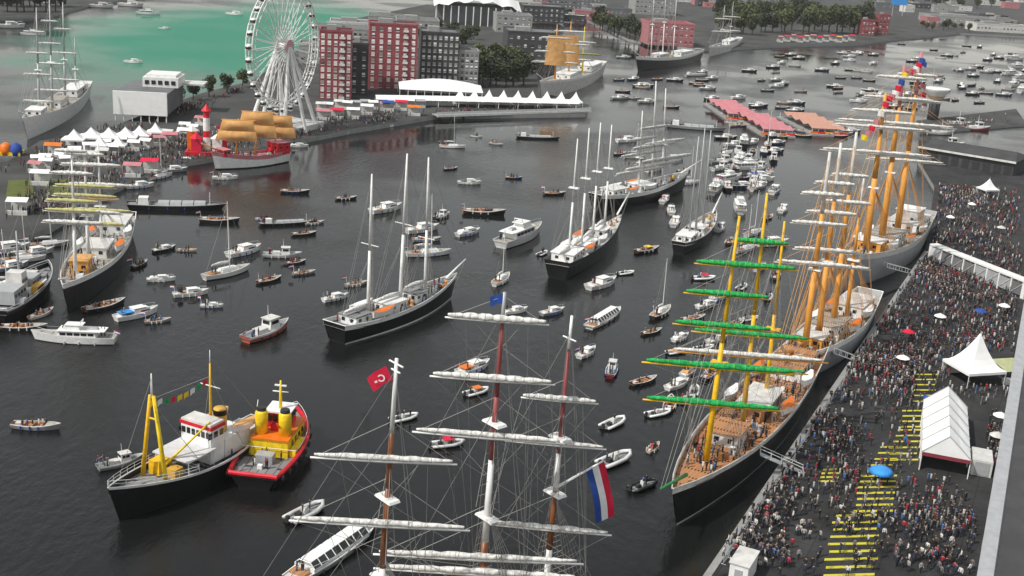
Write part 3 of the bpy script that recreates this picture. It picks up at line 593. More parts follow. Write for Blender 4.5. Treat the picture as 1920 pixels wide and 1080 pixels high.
# ------------------------------------------------------------------ hulls
def hull_shape(L, B, fb, bow_rise=0.6, stern_rise=0.25, transom=0.55, fine=2.2, rake=0.05, n=18, tum=0.93):
    """stations from stern to bow: (x at waterline, x at rail, half breadth at rail, half breadth at waterline, rail height)"""
    out = []
    for i in range(n + 1):
        t = i / n
        if t < .45: k = transom + (1 - transom) * math.sin(math.pi / 2 * t / .45); u = 0
        else: u = (t - .45) / .55; k = max(0.015, (1 - u ** fine) ** .85)
        z = fb * (1 + bow_rise * max(0, (t - .35) / .65) ** 2 + stern_rise * max(0, (.35 - t) / .35) ** 2)
        x = L * (t - .5)
        kw = k * (tum - .35 * u * u) if t >= .45 else k * (tum - .25 * (1 - t / .45) ** 2)
        out.append((x, x + L * rake * u ** 3 - L * rake * .5 * max(0, (.3 - t) / .3), B / 2 * k, max(.02, B / 2 * kw), z))
    return out
def hull_mesh(S, band, mats, name='hull', bul=0.0, thick=0.14, boot=.35, draft=.9):
    """outside skin in three bands, inner bulwark down to the deck; mats = (hull, band, boot, inner)"""
    mb = MB(); n = len(S)
    for sg in (1, -1):
        vs = []
        for (xw, xr, b, bw, z) in S:
            fr = lambda zz: (xw + (xr - xw) * zz / z, sg * (bw + (b - bw) * (zz / z) ** .7), zz)
            vs += [(xr, sg * b, z), fr(z - band), fr(boot), (xw, sg * bw, 0), (xw, sg * bw * .8, -draft)]
        for i in range(n - 1):
            for k in range(4):
                q = (5 * i + k, 5 * i + 5 + k, 5 * i + 6 + k, 5 * i + 1 + k)
                mb.add([vs[j] for j in q], [(0, 1, 2, 3) if sg < 0 else (3, 2, 1, 0)], (1, 0, 2, 2)[k])
        if bul:
            vi = []
            for (xw, xr, b, bw, z) in S:
                bi = max(.01, b - thick); vi += [(xr, sg * b, z), (xr - .05, sg * bi, z), (xr - .05, sg * bi, z - bul)]
            for i in range(n - 1):
                for k in (0, 1): mb.add([vi[j] for j in (3 * i + k, 3 * i + 3 + k, 3 * i + 4 + k, 3 * i + 1 + k)], [(3, 2, 1, 0) if sg < 0 else (0, 1, 2, 3)], 3 if k else 1)
    xw, xr, b, bw, z = S[0]
    mb.add([(xr, b, z), (xr, -b, z), (xw, -bw, boot), (xw, bw, boot), (xw, -bw * .8, -draft), (xw, bw * .8, -draft)], [(0, 1, 2, 3), (3, 2, 4, 5)], 0)
    return mb.mesh(name, list(mats))
def deck_mesh(S, drop, mat, inset=.12, name='deck', i0=0, i1=None):
    mb = MB(); T = S[i0:i1]
    vs = []
    for (xw, xr, b, bw, z) in T: bi = max(.01, b - inset); vs += [(xr - .05, bi, z - drop), (xr - .05, 0, z - drop + .06), (xr - .05, -bi, z - drop)]
    return mb.add(vs, [(3 * i + k + 1, 3 * i + 4 + k, 3 * i + 3 + k, 3 * i + k) for i in range(len(T) - 1) for k in (0, 1)]).mesh(name, mat)
def rail_of(S, r, dz=0.0, n=5):
    mb = MB(); pts = [(xr, b, z + dz) for (_, xr, b, _, z) in S] + [(xr, -b, z + dz) for (_, xr, b, _, z) in reversed(S)] + [(S[0][1], S[0][2], S[0][4] + dz)]
    return mb.tube(pts, r, n, cap=False)
def flag_mesh(w_, h_, cols, wave=.18, n=10, taper=1.0):
    """flag hanging from its hoist at x=0; stripes run along the fly, one material each"""
    mb = MB(); rows = len(cols) * 2; vs = []
    for j in range(rows + 1):
        for i in range(n + 1):
            u = i / n; v = j / rows; k = 1 - (1 - taper) * u
            vs.append((u * w_, wave * h_ * math.sin(u * 7 + v * 1.4) * u, -(v * k + (1 - k) * .5) * h_ - .25 * u * u * h_))
    for j in range(rows):
        for i in range(n): mb.add([vs[q] for q in (j * (n + 1) + i, j * (n + 1) + i + 1, (j + 1) * (n + 1) + i + 1, (j + 1) * (n + 1) + i)], [(0, 1, 2, 3)], j // 2)
    return mb.mesh('flag', cols, True)
def gaussp(c, sx, sy): return c[0] + rng.gauss(0, sx), c[1] + rng.gauss(0, sy)

def tall_ship(name, label, bow, stern, B, fb, hull, band, deckm, masts, band_h=1.1, rope_r=.035, houses=(), bowsprit=(9, 3.5, None), lifeboats=0, people=0, transom=.55,
              n_shroud=4, flags=(), boot=None, bul=.95, fine=2.2, ratlines=False, ropem=None, cat='tall ship'):
    wb, ws = G(*bow), G(*stern); d = (wb - ws); L = d.length; d.normalize(); ang = math.atan2(d.y, d.x); mid = (wb + ws) / 2
    root = thing(name, label, cat, mid, ang)
    inv = Matrix.Translation(mid) @ Matrix.Rotation(ang, 4, 'Z'); inv = inv.inverted()
    S = hull_shape(L, B, fb, transom=transom, fine=fine)
    link('hull', hull_mesh(S, band_h, (hull, band, boot or hull, band), bul=bul), root)
    link('deck', deck_mesh(S, bul, deckm), root)
    rail_of(S, .09, .02).build('rail', band, root)
    def sheer(x):
        t = min(max((x + L / 2) / L, 0), 1) * (len(S) - 1); i = min(int(t), len(S) - 2); f = t - i
        return S[i][4] * (1 - f) + S[i + 1][4] * f, S[i][2] * (1 - f) + S[i + 1][2] * f
    tops = []; rig = MB()
    def ln(a, b, r=rope_r): rig.tube([a, b], r, 3, cap=False)
    for mi, mm in enumerate(masts):
        bx, ty = mm['b'], mm['y']
        lo, hi = .03 * L, .97 * L
        s0 = P(ws + d * lo + Vector((0, 0, fb)))[0]; s1 = P(ws + d * hi + Vector((0, 0, fb)))[0]
        for _ in range(30):
            m_ = (lo + hi) / 2; px = P(ws + d * m_ + Vector((0, 0, fb)))[0]
            if (px < bx) == (s1 > s0): lo = m_
            else: hi = m_
        xl = (lo + hi) / 2 - L / 2; zd = sheer(xl)[0] - bul
        pb = mid + d * xl + Vector((0, 0, zd))
        best = (1e9, None, 0)
        for kk in range(-13, 14):
            dr = Vector((0, 0, 1)) + d * (kk * .009); h = z_for(pb, dr, ty); e = abs(P(pb + dr * h)[0] - mm.get('x', bx)) + abs(kk) * .12
            if e < best[0]: best = (e, dr, h)
        dr, h = best[1], best[2]
        loc = lambda z, fwd=0.0, side=0.0, pb=pb, dr=dr: inv @ (pb + dr * z + d * fwd + Vector((-d.y, d.x, 0)) * side)
        r = mm.get('r', .34); secs = mm.get('secs', [(0, .55, white), (.5, 1, white)]); first = None
        for k, (f0, f1, mt) in enumerate(secs):
            off = 0 if k == 0 else .0
            o = MB().tube([loc(h * f0 - (.6 if k == 0 else 0), off), loc(h * f1, off)], [r * (1 - .62 * f0), r * (1 - .62 * f1)], 8).build('mast', mt, root, smooth=True)
            first = first or o
        for f in mm.get('tops', (.42,)):
            MB().box(loc(h * f), (1.3, 2.6, .25), top=(.9, .9)).build('fighting_top', mm.get('topmat', white), first)
        for f, wd in mm.get('cross', ()):
            MB().tube([loc(h * f, 0, -wd / 2), loc(h * f, 0, wd / 2)], .1, 5).build('crosstree', white, first)
        tops.append((xl, zd, h, loc, pb, dr))
        for yd in mm.get('yards', ()):
            ypx, wpx, ymat, smat, a = (list(yd) + [None] * 5)[:5]
            a = R(a if a is not None else 0)
            z = z_for(pb, dr, ypx); c = pb + dr * z + d * (r + .25); v = Vector((math.cos(a), math.sin(a), 0))
            p0 = P(c); p1 = P(c + v); W_ = wpx / math.hypot(p1[0] - p0[0], p1[1] - p0[1]); lv = inv.to_3x3() @ v; lc = inv @ c
            yr = .13 + W_ * .005
            k = MB().tube([lc - lv * W_ / 2, lc, lc + lv * W_ / 2], [yr * .5, yr, yr * .5], 6).build('yard', ymat or white, root, smooth=True)
            if smat:
                mb = MB(); nn = 26; pts = []; rd = []; wk = .94; sr = mm.get('sr', .2 + W_ * .012)
                for i in range(nn + 1):
                    u = -1 + 2 * i / nn; pts.append(lc + lv * (W_ * .47 * u) + Vector((.05, 0, yr + sr * .45 + .03 * rng.uniform(-1, 1)))); wk = min(1.08, max(.8, wk + rng.uniform(-.09, .09))); rd.append(sr * (1 - .6 * abs(u) ** 3) * (wk if i % 4 else .74))
                mb.tube(pts, rd, 9).build('furled_sail', smat, k, smooth=True)
                if ratlines:
                    gk = MB()
                    for i in range(2, nn - 1, 2): gk.tube([pts[i] - lv * .05, pts[i] + lv * .05], rd[i] * 1.03 + .01, 9, cap=False)
                    tag(gk.build('gaskets', mk('lime_gasket', (.16, .46, .07), .8) if smat is green else gasketm, k), kind='stuff')
            for sg in (-1, 1):
                e = lc + lv * sg * W_ * .48
                ln(e, loc(min(h * .99, z + W_ * .28)), rope_r * .8)                       # lift
                if ratlines: ln(lc + lv * sg * W_ * .25, loc(max(1, z - W_ * .3)), rope_r * .7); ln(lc + lv * sg * W_ * .3, (xl - 3, sg * 4, zd + .5), rope_r * .7); ln(e, (xl - 9 * (1 if xl > -L * .2 else -1), sg * .5, zd + z * .55), rope_r * .7)   # brace
        zs, bb = sheer(xl)
        for sg in (-1, 1):
            for f in ((.42, .93) if h > 18 else (.85,)):
                feet = []
                for i in range(n_shroud if f < .5 else 2):
                    xf = xl - .8 - i * 1.15 - (2 if f > .5 else 0); zz, bf = sheer(xf); ft = Vector((xf, sg * bf, zz)); feet.append(ft); ln(loc(h * f, 0, sg * .3), ft)
                if ratlines and f < .5:
                    tp = loc(h * f, 0, sg * .3)
                    for q in range(1, 16): ln(feet[0].lerp(tp, q / 16), feet[-1].lerp(tp, q / 16), rope_r * .6)
                    tp2 = loc(h * .72, 0, sg * .1); b0, b1 = loc(h * f, .6, sg * 1.2), loc(h * f, -.6, sg * 1.2); ln(b0, tp2); ln(b1, tp2)
                    for q in range(1, 10): ln(b0.lerp(tp2, q / 10), b1.lerp(tp2, q / 10), rope_r * .6)
    tops.sort(key=lambda t: -t[0])
    for i, (xl, zd, h, loc, pb, dr) in enumerate(tops):
        if i > 0:
            pv = tops[i - 1]
            for f in (.95, .7): ln(loc(h * f), (pv[0], 0, pv[1] + pv[2] * (f - .45)))
    if bowsprit:
        bl, rise, bm = bowsprit; zb = S[-1][4]; b0 = Vector((L / 2 - 2.0, 0, zb - .3)); b1 = Vector((L / 2 + bl, 0, zb + rise))
        MB().tube([b0, b1], [.32, .14], 7).build('bowsprit', bm or white, root, smooth=True)
        xl, zd, h, loc, pb, dr = tops[0]
        for f, u in ((.97, 1), (.8, .85), (.6, .6), (.42, .3)): ln(loc(h * f), b0.lerp(b1, u))
        ln(b1, (L / 2, 0, .8))
    tag(rig.build('rigging', ropem or rope, root), kind='stuff')
    for (t0, t1, wd, ht, mt, rmt) in houses:
        x0, x1 = L * (t0 - .5), L * (t1 - .5); zz = sheer((x0 + x1) / 2)[0] - bul
        hs_ = MB().box(((x0 + x1) / 2, 0, zz + ht / 2), (x1 - x0, wd, ht)).build('deckhouse', mt, root)
        MB().box(((x0 + x1) / 2, 0, zz + ht + .09), (x1 - x0 + .5, wd + .5, .18)).build('roof', rmt, hs_)
        k = max(2, int((x1 - x0) / 2))
        for i in range(k):
            for sg in (-1, 1): MB().box((x0 + (x1 - x0) * (i + .5) / k, sg * (wd / 2 + .02), zz + ht * .62), (.8, .1, .6)).build('window', glass, hs_)
        for xx, sgn in ((x0, -1), (x1, 1)):
            for y in (-.25, .25): MB().box((xx + sgn * .02, y * wd, zz + ht * .6), (.1, .8, .7)).build('window', glass, hs_)
    for i in range(lifeboats):
        sg = 1 if i % 2 else -1; xx = L * (-.22 + .2 * (i // 2)); zz, bf = sheer(xx)
        s2 = hull_shape(6.5, 2.0, .9, bow_rise=.35, stern_rise=.35, transom=.3); o = link('lifeboat', hull_mesh(s2, .2, (white, white, white, white), boot=.1, draft=.1), root); o.location = (xx, sg * (bf - .9), zz + .5)
        k = link('cover', deck_mesh(s2, .02, (canvas, orangep)[i % 3 == 0]), o)
    # small deck gear
    for i in range(26):
        xx = L * rng.uniform(-.42, .42); zz, bf = sheer(xx); yy = rng.uniform(-.6, .6) * bf
        hh = rng.uniform(.3, 1.1)
        if i % 3 == 2: MB().lathe([(.45, 0), (.5, .15), (.3, .3), (.28, .8), (.42, .95), (.38, 1.1)], 8, c=(xx, yy, zz - bul)).build('capstan', (white, dark, buff, steel)[i % 4], root)
        else: MB().box((xx, yy, zz - bul + hh / 2), (rng.uniform(.5, 1.8), rng.uniform(.5, 1.5), hh), top=(.9, .9)).build('hatch', (paledeck, white, dark, teak, ochre, offwhite)[i % 6], root)
    fx = inv.inverted()
    for i in range(people):
        xx = L * rng.uniform(-.44, .40); zz, bf = sheer(xx); p = fx @ Vector((xx, rng.uniform(-.85, .85) * bf, zz - bul)); PEOPLE.append((p.x, p.y, p.z, rng.uniform(0, 6.3)))
    return dict(root=root, L=L, tops=tops, S=S, inv=inv, sheer=sheer, fx=fx, d=d)
wy = lambda y, wpx, a=0: (y, wpx, white, sailcloth, a)
wsec = [(0, .5, white), (.48, 1, white)]

# 1 full-rigged ship whose hull lies below the lower edge: white yards, varnished masts
fsec = [(0, .28, white), (.27, .62, brown), (.6, .8, brown), (.79, 1, white)]
front = tall_ship('full_rigged_ship', 'full-rigged ship with white furled yards and varnished masts at the bottom centre', (560, 1425), (1082, 1182), 10.5, 4.2, black, white, teak, [
    dict(b=702, y=672, x=744, r=.46, sr=.36, secs=[(0, .40, white), (.39, .64, brown), (.63, .80, brown), (.79, 1, white)], tops=(.36, .6), cross=((.985, 2.2), (.965, 1.4)), yards=[(861, 276, white, sailcloth, 2), (982, 340, white, sailcloth, 1), (1098, 380, white, sailcloth, 1)]),
    dict(b=894, y=548, x=945, r=.48, sr=.36, secs=[(0, .34, brown), (.33, .56, white), (.55, .74, mk('dull_red_spar', (.26, .06, .06), .5)), (.73, .93, MATS['dull_red_spar']), (.92, 1, steel)], tops=(.40, .66),
         yards=[(600, 196, white, sailcloth, -2), (711, 236, white, sailcloth, -1), (818, 286, white, sailcloth, -2), (1045, 395, white, sailcloth, 2), (1073, 390, white, sailcloth, 1)]),
    dict(b=1018, y=592, x=1072, r=.40, sr=.32, secs=[(0, .26, white), (.25, .46, brown), (.45, .58, white), (.57, .90, MATS['dull_red_spar']), (.89, 1, white)], tops=(.44, .62), cross=((.93, 2.0),),
         yards=[(749, 146, white, sailcloth, -3), (832, 192, white, sailcloth, -3), (990, 242, white, sailcloth, -3), (1125, 250, white, sailcloth, -3)])],
    rope_r=.040, houses=[(.4, .62, 5, 2.6, white, teak)], ratlines=True, n_shroud=6, people=10, bowsprit=(13, 4, brown))
def world_child(name, me, root, inv, p, rz, tilt=0.0, color=None):
    o = link(name, me, root); o.matrix_local = inv @ Matrix.Translation(p) @ Matrix.Rotation(rz, 4, 'Z') @ Matrix.Rotation(tilt, 4, 'Y'); return o
for q in front['tops']:
    px = P(q[4])[0]
    if px < 800:
        hz = z_for(q[4], q[5], 686); p = q[4] + q[5] * hz
        me = flag_mesh(3.0, 2.1, [redcloth] * 2, .12)
        fl = world_child('flag', me, front['root'], front['inv'], p + Vector((-.95, -.2, 0)), math.pi, R(28)); fl.scale = (.72,) * 3
        em = MB()
        for i in range(9):
            t = R(50 + i * 33); em.add([(1.25 + r_ * math.cos(t + dt), .16 + .05 * math.sin((1.25 + r_ * math.cos(t + dt)) * 2.1), -1.2 + r_ * math.sin(t + dt)) for r_, dt in ((.52, 0), (.52, .58), (.33, .58), (.33, 0))], [(0, 1, 2, 3)])
        for sgy in (1, -1):
            e = MB(); e.v = [(x, sgy * (y + .05), z) for x, y, z in em.v]; e.f = em.f; e.m = em.m; e.build('crescent_mark', whitecloth, fl)
            MB().box((2.1, sgy * .2, -1.4), (.36, .02, .26)).build('star_mark', whitecloth, fl)
    elif px > 980:
        # spanker gaff with the striped ensign
        xl, zd, h, loc, pb, dr = q
        za = z_for(pb, dr, 915); g0 = pb + dr * za; g1 = G(1112, 866, 0); 
        gd = (g1 - g0); g1 = g0 + Vector((5.2, 2.2, 2.6))
        inv = front['inv']
        MB().tube([inv @ g0, inv @ g1], [.18, .1], 6).build('gaff', white, front['root'])
        fl = flag_mesh(7.4, 2.3, [redcloth, whitecloth, bluep], .10)
        world_child('ensign', fl, front['root'], inv, g1 + Vector((.1, 0, 0)), R(20), R(70))
    else:
        hz = z_for(q[4], q[5], 550); MB()
        fl = flag_mesh(1.5, 1.0, [bluep], .15); world_child('flag', fl, front['root'], front['inv'], q[4] + q[5] * hz + Vector((0, -.1, 0)), math.pi, R(8))

# 2 barque with green furled sails on yellow masts
gy = lambda y, wpx, a=-3: (y, wpx, yellow, green, a)
ysec = [(0, .52, yellow), (.5, 1, yellow)]
barque = tall_ship('green_sailed_barque', 'barque with bright green furled sails on yellow masts moored at the quay', (1268, 985), (1512, 690), 11.5, 4.6, black, offwhite, teak, [
    dict(b=1322, y=405, x=1386, r=.5, secs=ysec, topmat=yellow, sr=.48, yards=[gy(757, 262), gy(688, 285), gy(612, 190), gy(553, 165), gy(497, 140)]),
    dict(b=1392, y=362, x=1438, r=.48, secs=ysec, topmat=yellow, sr=.46, yards=[(667, 300, buff, sailcloth, -2), gy(690, 230), gy(628, 225), gy(500, 150), gy(455, 110)]),
    dict(b=1436, y=415, x=1468, r=.44, secs=ysec, topmat=yellow)],
    band_h=.8, houses=[(.10, .26, 6, 2.4, white, teak), (.40, .55, 5, 2.4, teak, offwhite), (.66, .74, 4.5, 2.2, offwhite, teak)], lifeboats=4, people=240, boot=offwhite, bowsprit=(9, 2.2, mk('green_spar', (.02, .22, .06), .5)), ratlines=True, n_shroud=5, transom=.62, fine=2.6)
# 3 tall ship with pale masts behind the barque
bsec = [(0, .45, buff), (.43, .72, buff), (.7, 1, offwhite)]
by = lambda y, w_, a=-3: (y, w_, offwhite, sailcloth, a)
shipB = tall_ship('tall_ship', 'grey-hulled tall ship with buff masts moored just behind the barque', (1470, 728), (1622, 588), 10.5, 4.4, greyhull, white, paledeck, [
    dict(b=1508, y=285, x=1556, r=.7, secs=bsec, sr=.42, yards=[by(495, 150), by(420, 110), by(365, 85)]), dict(b=1534, y=268, x=1577, r=.7, secs=bsec, sr=.42, yards=[by(470, 130), by(400, 100), by(345, 80)]),
    dict(b=1562, y=248, x=1598, r=.7, secs=bsec, sr=.42, yards=[by(500, 120), by(380, 96), by(330, 74)]), dict(b=1588, y=330, x=1605, r=.5, secs=bsec)],
    houses=[(.12, .3, 6, 2.6, white, offwhite), (.45, .6, 5.5, 2.6, white, paledeck), (.7, .78, 5, 2.2, buff, offwhite)], lifeboats=4, people=60, bowsprit=(8, 2.5, buff), n_shroud=8, ropem=buffrope, rope_r=.042)
# 4 great four-mast ship with long yards and signal flags
shipA = tall_ship('tall_ship', 'pale grey tall ship with very long yards dressed in signal flags', (1580, 545), (1722, 442), 13, 6.0, greyhull, offwhite, paledeck, [
    dict(b=1622, y=176, x=1640, r=.95, secs=[(0, .5, buff), (.48, .78, buff), (.76, 1, buff)], sr=.42, yards=[by(287, 215), by(240, 180), by(210, 120)]),
    dict(b=1652, y=122, x=1668, r=.95, secs=[(0, .5, buff), (.48, .78, buff), (.76, 1, pinkroof)], sr=.42, yards=[by(292, 150), by(233, 230), by(186, 140), by(147, 100)]),
    dict(b=1682, y=98, x=1702, r=.95, secs=[(0, .5, buff), (.48, .78, buff), (.76, 1, pinkroof)], sr=.42, yards=[by(302, 150), by(238, 160), by(190, 110), by(142, 80)])],
    houses=[(.1, .32, 8, 2.8, white, offwhite), (.16, .26, 6, 5.4, offwhite, white), (.44, .6, 7, 2.8, white, paledeck), (.68, .76, 6, 2.6, buff, white)], lifeboats=6, people=50, bowsprit=(10, 3, buff), n_shroud=8, band_h=1.4, ropem=buffrope, rope_r=.045)
fm = [flag_mesh(1.5, 1.25, [m_], .1, 4) for m_ in (redcloth, pinkroof, whitecloth, redcloth, bluep, lemon, pinkroof)]
tp = sorted(shipA['tops'], key=lambda t: P(t[4])[0])
inv = shipA['inv']
ends = [t[4] + t[5] * t[2] * .985 for t in tp]
k = 0
for (a, b_) in ((ends[0], ends[1]), (ends[1], ends[2]), (ends[0] + Vector((-6, -5, -9)), ends[0]), (ends[2], ends[2] + Vector((4, 5, -14)))):
    for i in range(6):
        p = a.lerp(b_, (i + .5) / 6) - Vector((0, 0, 1.4 * math.sin(math.pi * (i + .5) / 6)))
        o = world_child('signal_flag', fm[k % 7], shipA['root'], inv, p, R(-12)); k += 1
# 5 white three-mast schooner in mid-channel
schooner = tall_ship('schooner', 'three-masted black-hulled schooner with bare white masts in mid-channel', (845, 560), (632, 642), 8.0, 3.4, black, white, greydeck, [
    dict(b=690, y=326, x=698, r=.42, secs=wsec, tops=(), cross=((.52, 4.4),)), dict(b=750, y=288, x=763, r=.44, secs=wsec, tops=(), cross=((.55, 4.4),)), dict(b=797, y=295, x=804, r=.40, secs=wsec, tops=(), cross=((.42, 4.2),))],
    houses=[(.08, .2, 4.4, 1.9, white, greydeck), (.36, .5, 4.2, 2.2, white, white), (.6, .7, 3.6, 1.9, white, greydeck)], lifeboats=2, people=60, boot=white, bowsprit=(5, 2.6, white), band_h=.75, n_shroud=3, transom=.72)
# booms with furled sails on the schooner
for i, q in enumerate(schooner['tops']):
    xl, zd, h, loc, pb, dr = q
    bm = MB().tube([(xl - .3, 0, zd + 2.6), (xl - 7.4, 0, zd + 2.9)], [.16, .12], 6).build('boom', white, schooner['root'])
    MB().tube([(xl - .6, 0, zd + 3.0), (xl - 3, 0, zd + 3.15), (xl - 5, 0, zd + 3.2), (xl - 7, 0, zd + 3.15)], [.42, .5, .4, .18], 7).build('furled_sail', sailcloth, bm, smooth=True)
# 6 four-mast schooner
four = tall_ship('schooner', 'four-masted dark schooner with bare white masts right of the motor yacht', (1158, 436), (1045, 522), 8.5, 3.6, black, black, offwhite, [
    dict(b=1066, y=260, x=1083, r=.36, secs=wsec, tops=(.6,)), dict(b=1090, y=240, x=1105, r=.36, secs=wsec, tops=(.6,)), dict(b=1111, y=230, x=1126, r=.36, secs=wsec, tops=(.6,)), dict(b=1133, y=234, x=1147, r=.36, secs=wsec, tops=(.6,))],
    houses=[(.05, .2, 5.5, 2.4, white, canvas), (.3, .46, 5, 2.0, white, canvas), (.6, .7, 4, 2, offwhite, white)], lifeboats=4, people=40, bowsprit=(9, 4, white), band_h=.3, n_shroud=3, transom=.75)
for q in four['tops']:
    xl, zd, h, loc, pb, dr = q
    bm = MB().tube([(xl - .3, 0, zd + 2.6), (xl - 8.4, 0, zd + 2.9)], [.16, .12], 6).build('boom', white, four['root'])
    MB().tube([(xl - .6, 0, zd + 3.0), (xl - 3, 0, zd + 3.2), (xl - 6, 0, zd + 3.2), (xl - 8, 0, zd + 3.15)], [.42, .55, .4, .18], 7).build('furled_sail', sailcloth, bm, smooth=True)
# 7 brig-rigged ship behind the four-master
tall_ship('tall_ship', 'dark tall ship with white rail and braced grey yards behind the four-masted schooner', (1280, 356), (1118, 392), 9, 3.8, black, white, greydeck, [
    dict(b=1197, y=208, x=1205, r=.38, secs=wsec, yards=[(322, 96, steel, sailcloth, 48), (290, 80, steel, sailcloth, 48), (262, 60, steel, sailcloth, 48)]),
    dict(b=1222, y=152, x=1230, r=.40, secs=wsec, yards=[(312, 110, steel, sailcloth, 48), (275, 86, steel, sailcloth, 48), (240, 60, steel, sailcloth, 48)]),
    dict(b=1242, y=166, x=1246, r=.38, secs=wsec, yards=[(300, 110, steel, sailcloth, 48), (268, 80, steel, sailcloth, 48)])],
    houses=[(.1, .26, 5, 2.3, white, offwhite), (.4, .56, 5, 2.2, white, white)], lifeboats=4, people=40, bowsprit=(10, 3, white), n_shroud=4)
# 8 square rigger on the left
lef = tall_ship('tall_ship', 'black-hulled square rigger with white yards moored at the left bank', (128, 588), (232, 440), 10.5, 4.4, black, white, paledeck, [
    dict(b=142, y=276, x=134, r=.44, secs=wsec, sr=.45, yards=[by(284, 64, 4), by(326, 84, 4), (378, 105, offwhite, creamsail, 4), (396, 110, offwhite, creamsail, 4), by(418, 120, 4)]),
    dict(b=166, y=272, x=158, r=.44, secs=wsec, sr=.45, yards=[by(290, 80, 4), by(310, 92, 4), (350, 120, offwhite, creamsail, 4), (368, 126, offwhite, creamsail, 4), by(398, 140, 4)]),
    dict(b=191, y=270, x=184, r=.42, secs=wsec, sr=.42, yards=[by(310, 90, 4), by(347, 120, 4), (395, 126, offwhite, creamsail, 4), (420, 90, offwhite, creamsail, 4), (374, 80, offwhite, tansail, 4)])],
    houses=[(.08, .24, 6, 2.6, white, offwhite), (.42, .56, 5, 2.4, white, offwhite), (.74, .82, 3.6, 3.0, buff, tansail)], lifeboats=4, people=40, bowsprit=(6, 2, white), n_shroud=5)
# 9 far left ship
tall_ship('tall_ship', 'white-hulled tall ship with slender grey masts in the top left', (52, 262), (158, 182), 11, 5.0, white, white, paledeck, [
    dict(b=74, y=14, x=75, r=.5, secs=[(0, .5, steel), (.48, 1, steel)], yards=[by(190, 60, 6), by(140, 56, 6), by(100, 44, 6), by(60, 34, 6)]),
    dict(b=98, y=-6, x=100, r=.5, secs=[(0, .5, steel), (.48, 1, steel)], yards=[by(170, 66, 6), by(120, 56, 6), by(82, 46, 6), by(40, 34, 6)]),
    dict(b=122, y=4, x=125, r=.5, secs=[(0, .5, steel), (.48, 1, steel)], yards=[by(150, 60, 6), by(100, 50, 6), by(55, 36, 6)]),
    dict(b=142, y=70, x=147, r=.36, secs=[(0, .5, offwhite), (.48, 1, steel)])],
    houses=[(.1, .3, 6, 2.6, white, white), (.45, .6, 5.5, 2.6, white, paledeck), (.8, .9, 5, 2.4, white, white)], people=20, bowsprit=(9, 3, white), n_shroud=4)
# 10 galleon with tan sails set
gal = tall_ship('galleon', 'white-hulled galleon with tan sails set below the ferris wheel', (404, 318), (536, 302), 8, 3.6, white, pinkroof, pinkroof, [
    dict(b=442, y=222, x=447, r=.34, secs=[(0, 1, buff)], tops=()), dict(b=478, y=206, x=484, r=.36, secs=[(0, 1, buff)], tops=()), dict(b=514, y=214, x=520, r=.34, secs=[(0, 1, buff)], tops=())],
    houses=[(.02, .2, 6, 3.6, redp, pinkroof), (.84, .93, 4, 2, redp, pinkroof)], people=25, bowsprit=(5, 3, buff), band_h=1.2, n_shroud=3, boot=black)
for q in gal['tops']:
    xl, zd, h, loc, pb, dr = q
    for z0, z1, w0 in ((.42, .68, 11.5), (.70, .96, 9.5)):
        mb = MB(); nn = 6; vs = []
        v = Vector((math.cos(R(6)), math.sin(R(6)), 0))
        for j in range(nn + 1):
            for i in range(nn + 1):
                u = i / nn - .5; t = j / nn; bell = 1.3 * math.sin(math.pi * i / nn) * math.sin(math.pi * (.15 + .8 * t))
                vs.append(gal['inv'] @ (pb + dr * (h * (z1 + (z0 - z1) * t)) + v * (u * w0 * (1 + .15 * t)) + Vector((0, -1, 0)) * (.5 + bell)))
        mb.add(vs, [(j * 7 + i, j * 7 + i + 1, j * 7 + i + 8, j * 7 + i + 7) for j in range(nn) for i in range(nn)])
        mb.build('sail', tansail, gal['root'], smooth=True)
        e0, e1 = gal['inv'] @ (pb + dr * (h * z1) - v * w0 * .55), gal['inv'] @ (pb + dr * (h * z1) + v * w0 * .55); MB().tube([e0, e1], .14, 5).build('yard', buff, gal['root'])
# 11 pale ship with tan sails by the far pier
ft = tall_ship('tall_ship', 'pale tall ship with tan sails drying beside the pointed tents', (1016, 188), (1122, 140), 13, 6.0, offwhite, white, paledeck, [
    dict(b=1040, y=46, x=1044, r=.5, secs=[(0, 1, buff)], yards=[by(118, 90, 5), by(98, 80, 5), by(72, 60, 5)]), dict(b=1066, y=40, x=1070, r=.5, secs=[(0, 1, buff)], yards=[by(112, 90, 5), by(84, 80, 5), by(60, 64, 5)]),
    dict(b=1092, y=50, x=1094, r=.5, secs=[(0, 1, lemon)], yards=[(102, 70, mk('olive_spar', (.3, .3, .06), .6), mk('olive_sail', (.32, .34, .08), .8), 5), (80, 50, offwhite, sailcloth, 5)])],
    houses=[(.1, .3, 8, 3, white, white), (.5, .7, 8, 3, white, white)], people=10, bowsprit=(12, 4, white), n_shroud=4)
for i, q in enumerate(ft['tops'][:2] if P(ft['tops'][0][4])[0] < P(ft['tops'][-1][4])[0] else ft['tops'][1:]):
    xl, zd, h, loc, pb, dr = q; v = Vector((1, .08, 0)); vs = []
    za, zb = z_for(pb, dr, 66), z_for(pb, dr, 122)
    for j in range(6):
        for ii in range(6):
            u = ii / 5 - .5; t = j / 5; vs.append(ft['inv'] @ (pb + dr * (za + (zb - za) * t) + v * (u * (8 + 3 * t)) + Vector((0, -1, 0)) * (.8 + 1.2 * math.sin(math.pi * ii / 5) * t)))
    MB().add(vs, [(j * 6 + i2, j * 6 + i2 + 1, j * 6 + i2 + 7, j * 6 + i2 + 6) for j in range(5) for i2 in range(5)]).build('sail', tansail, ft['root'], smooth=True)
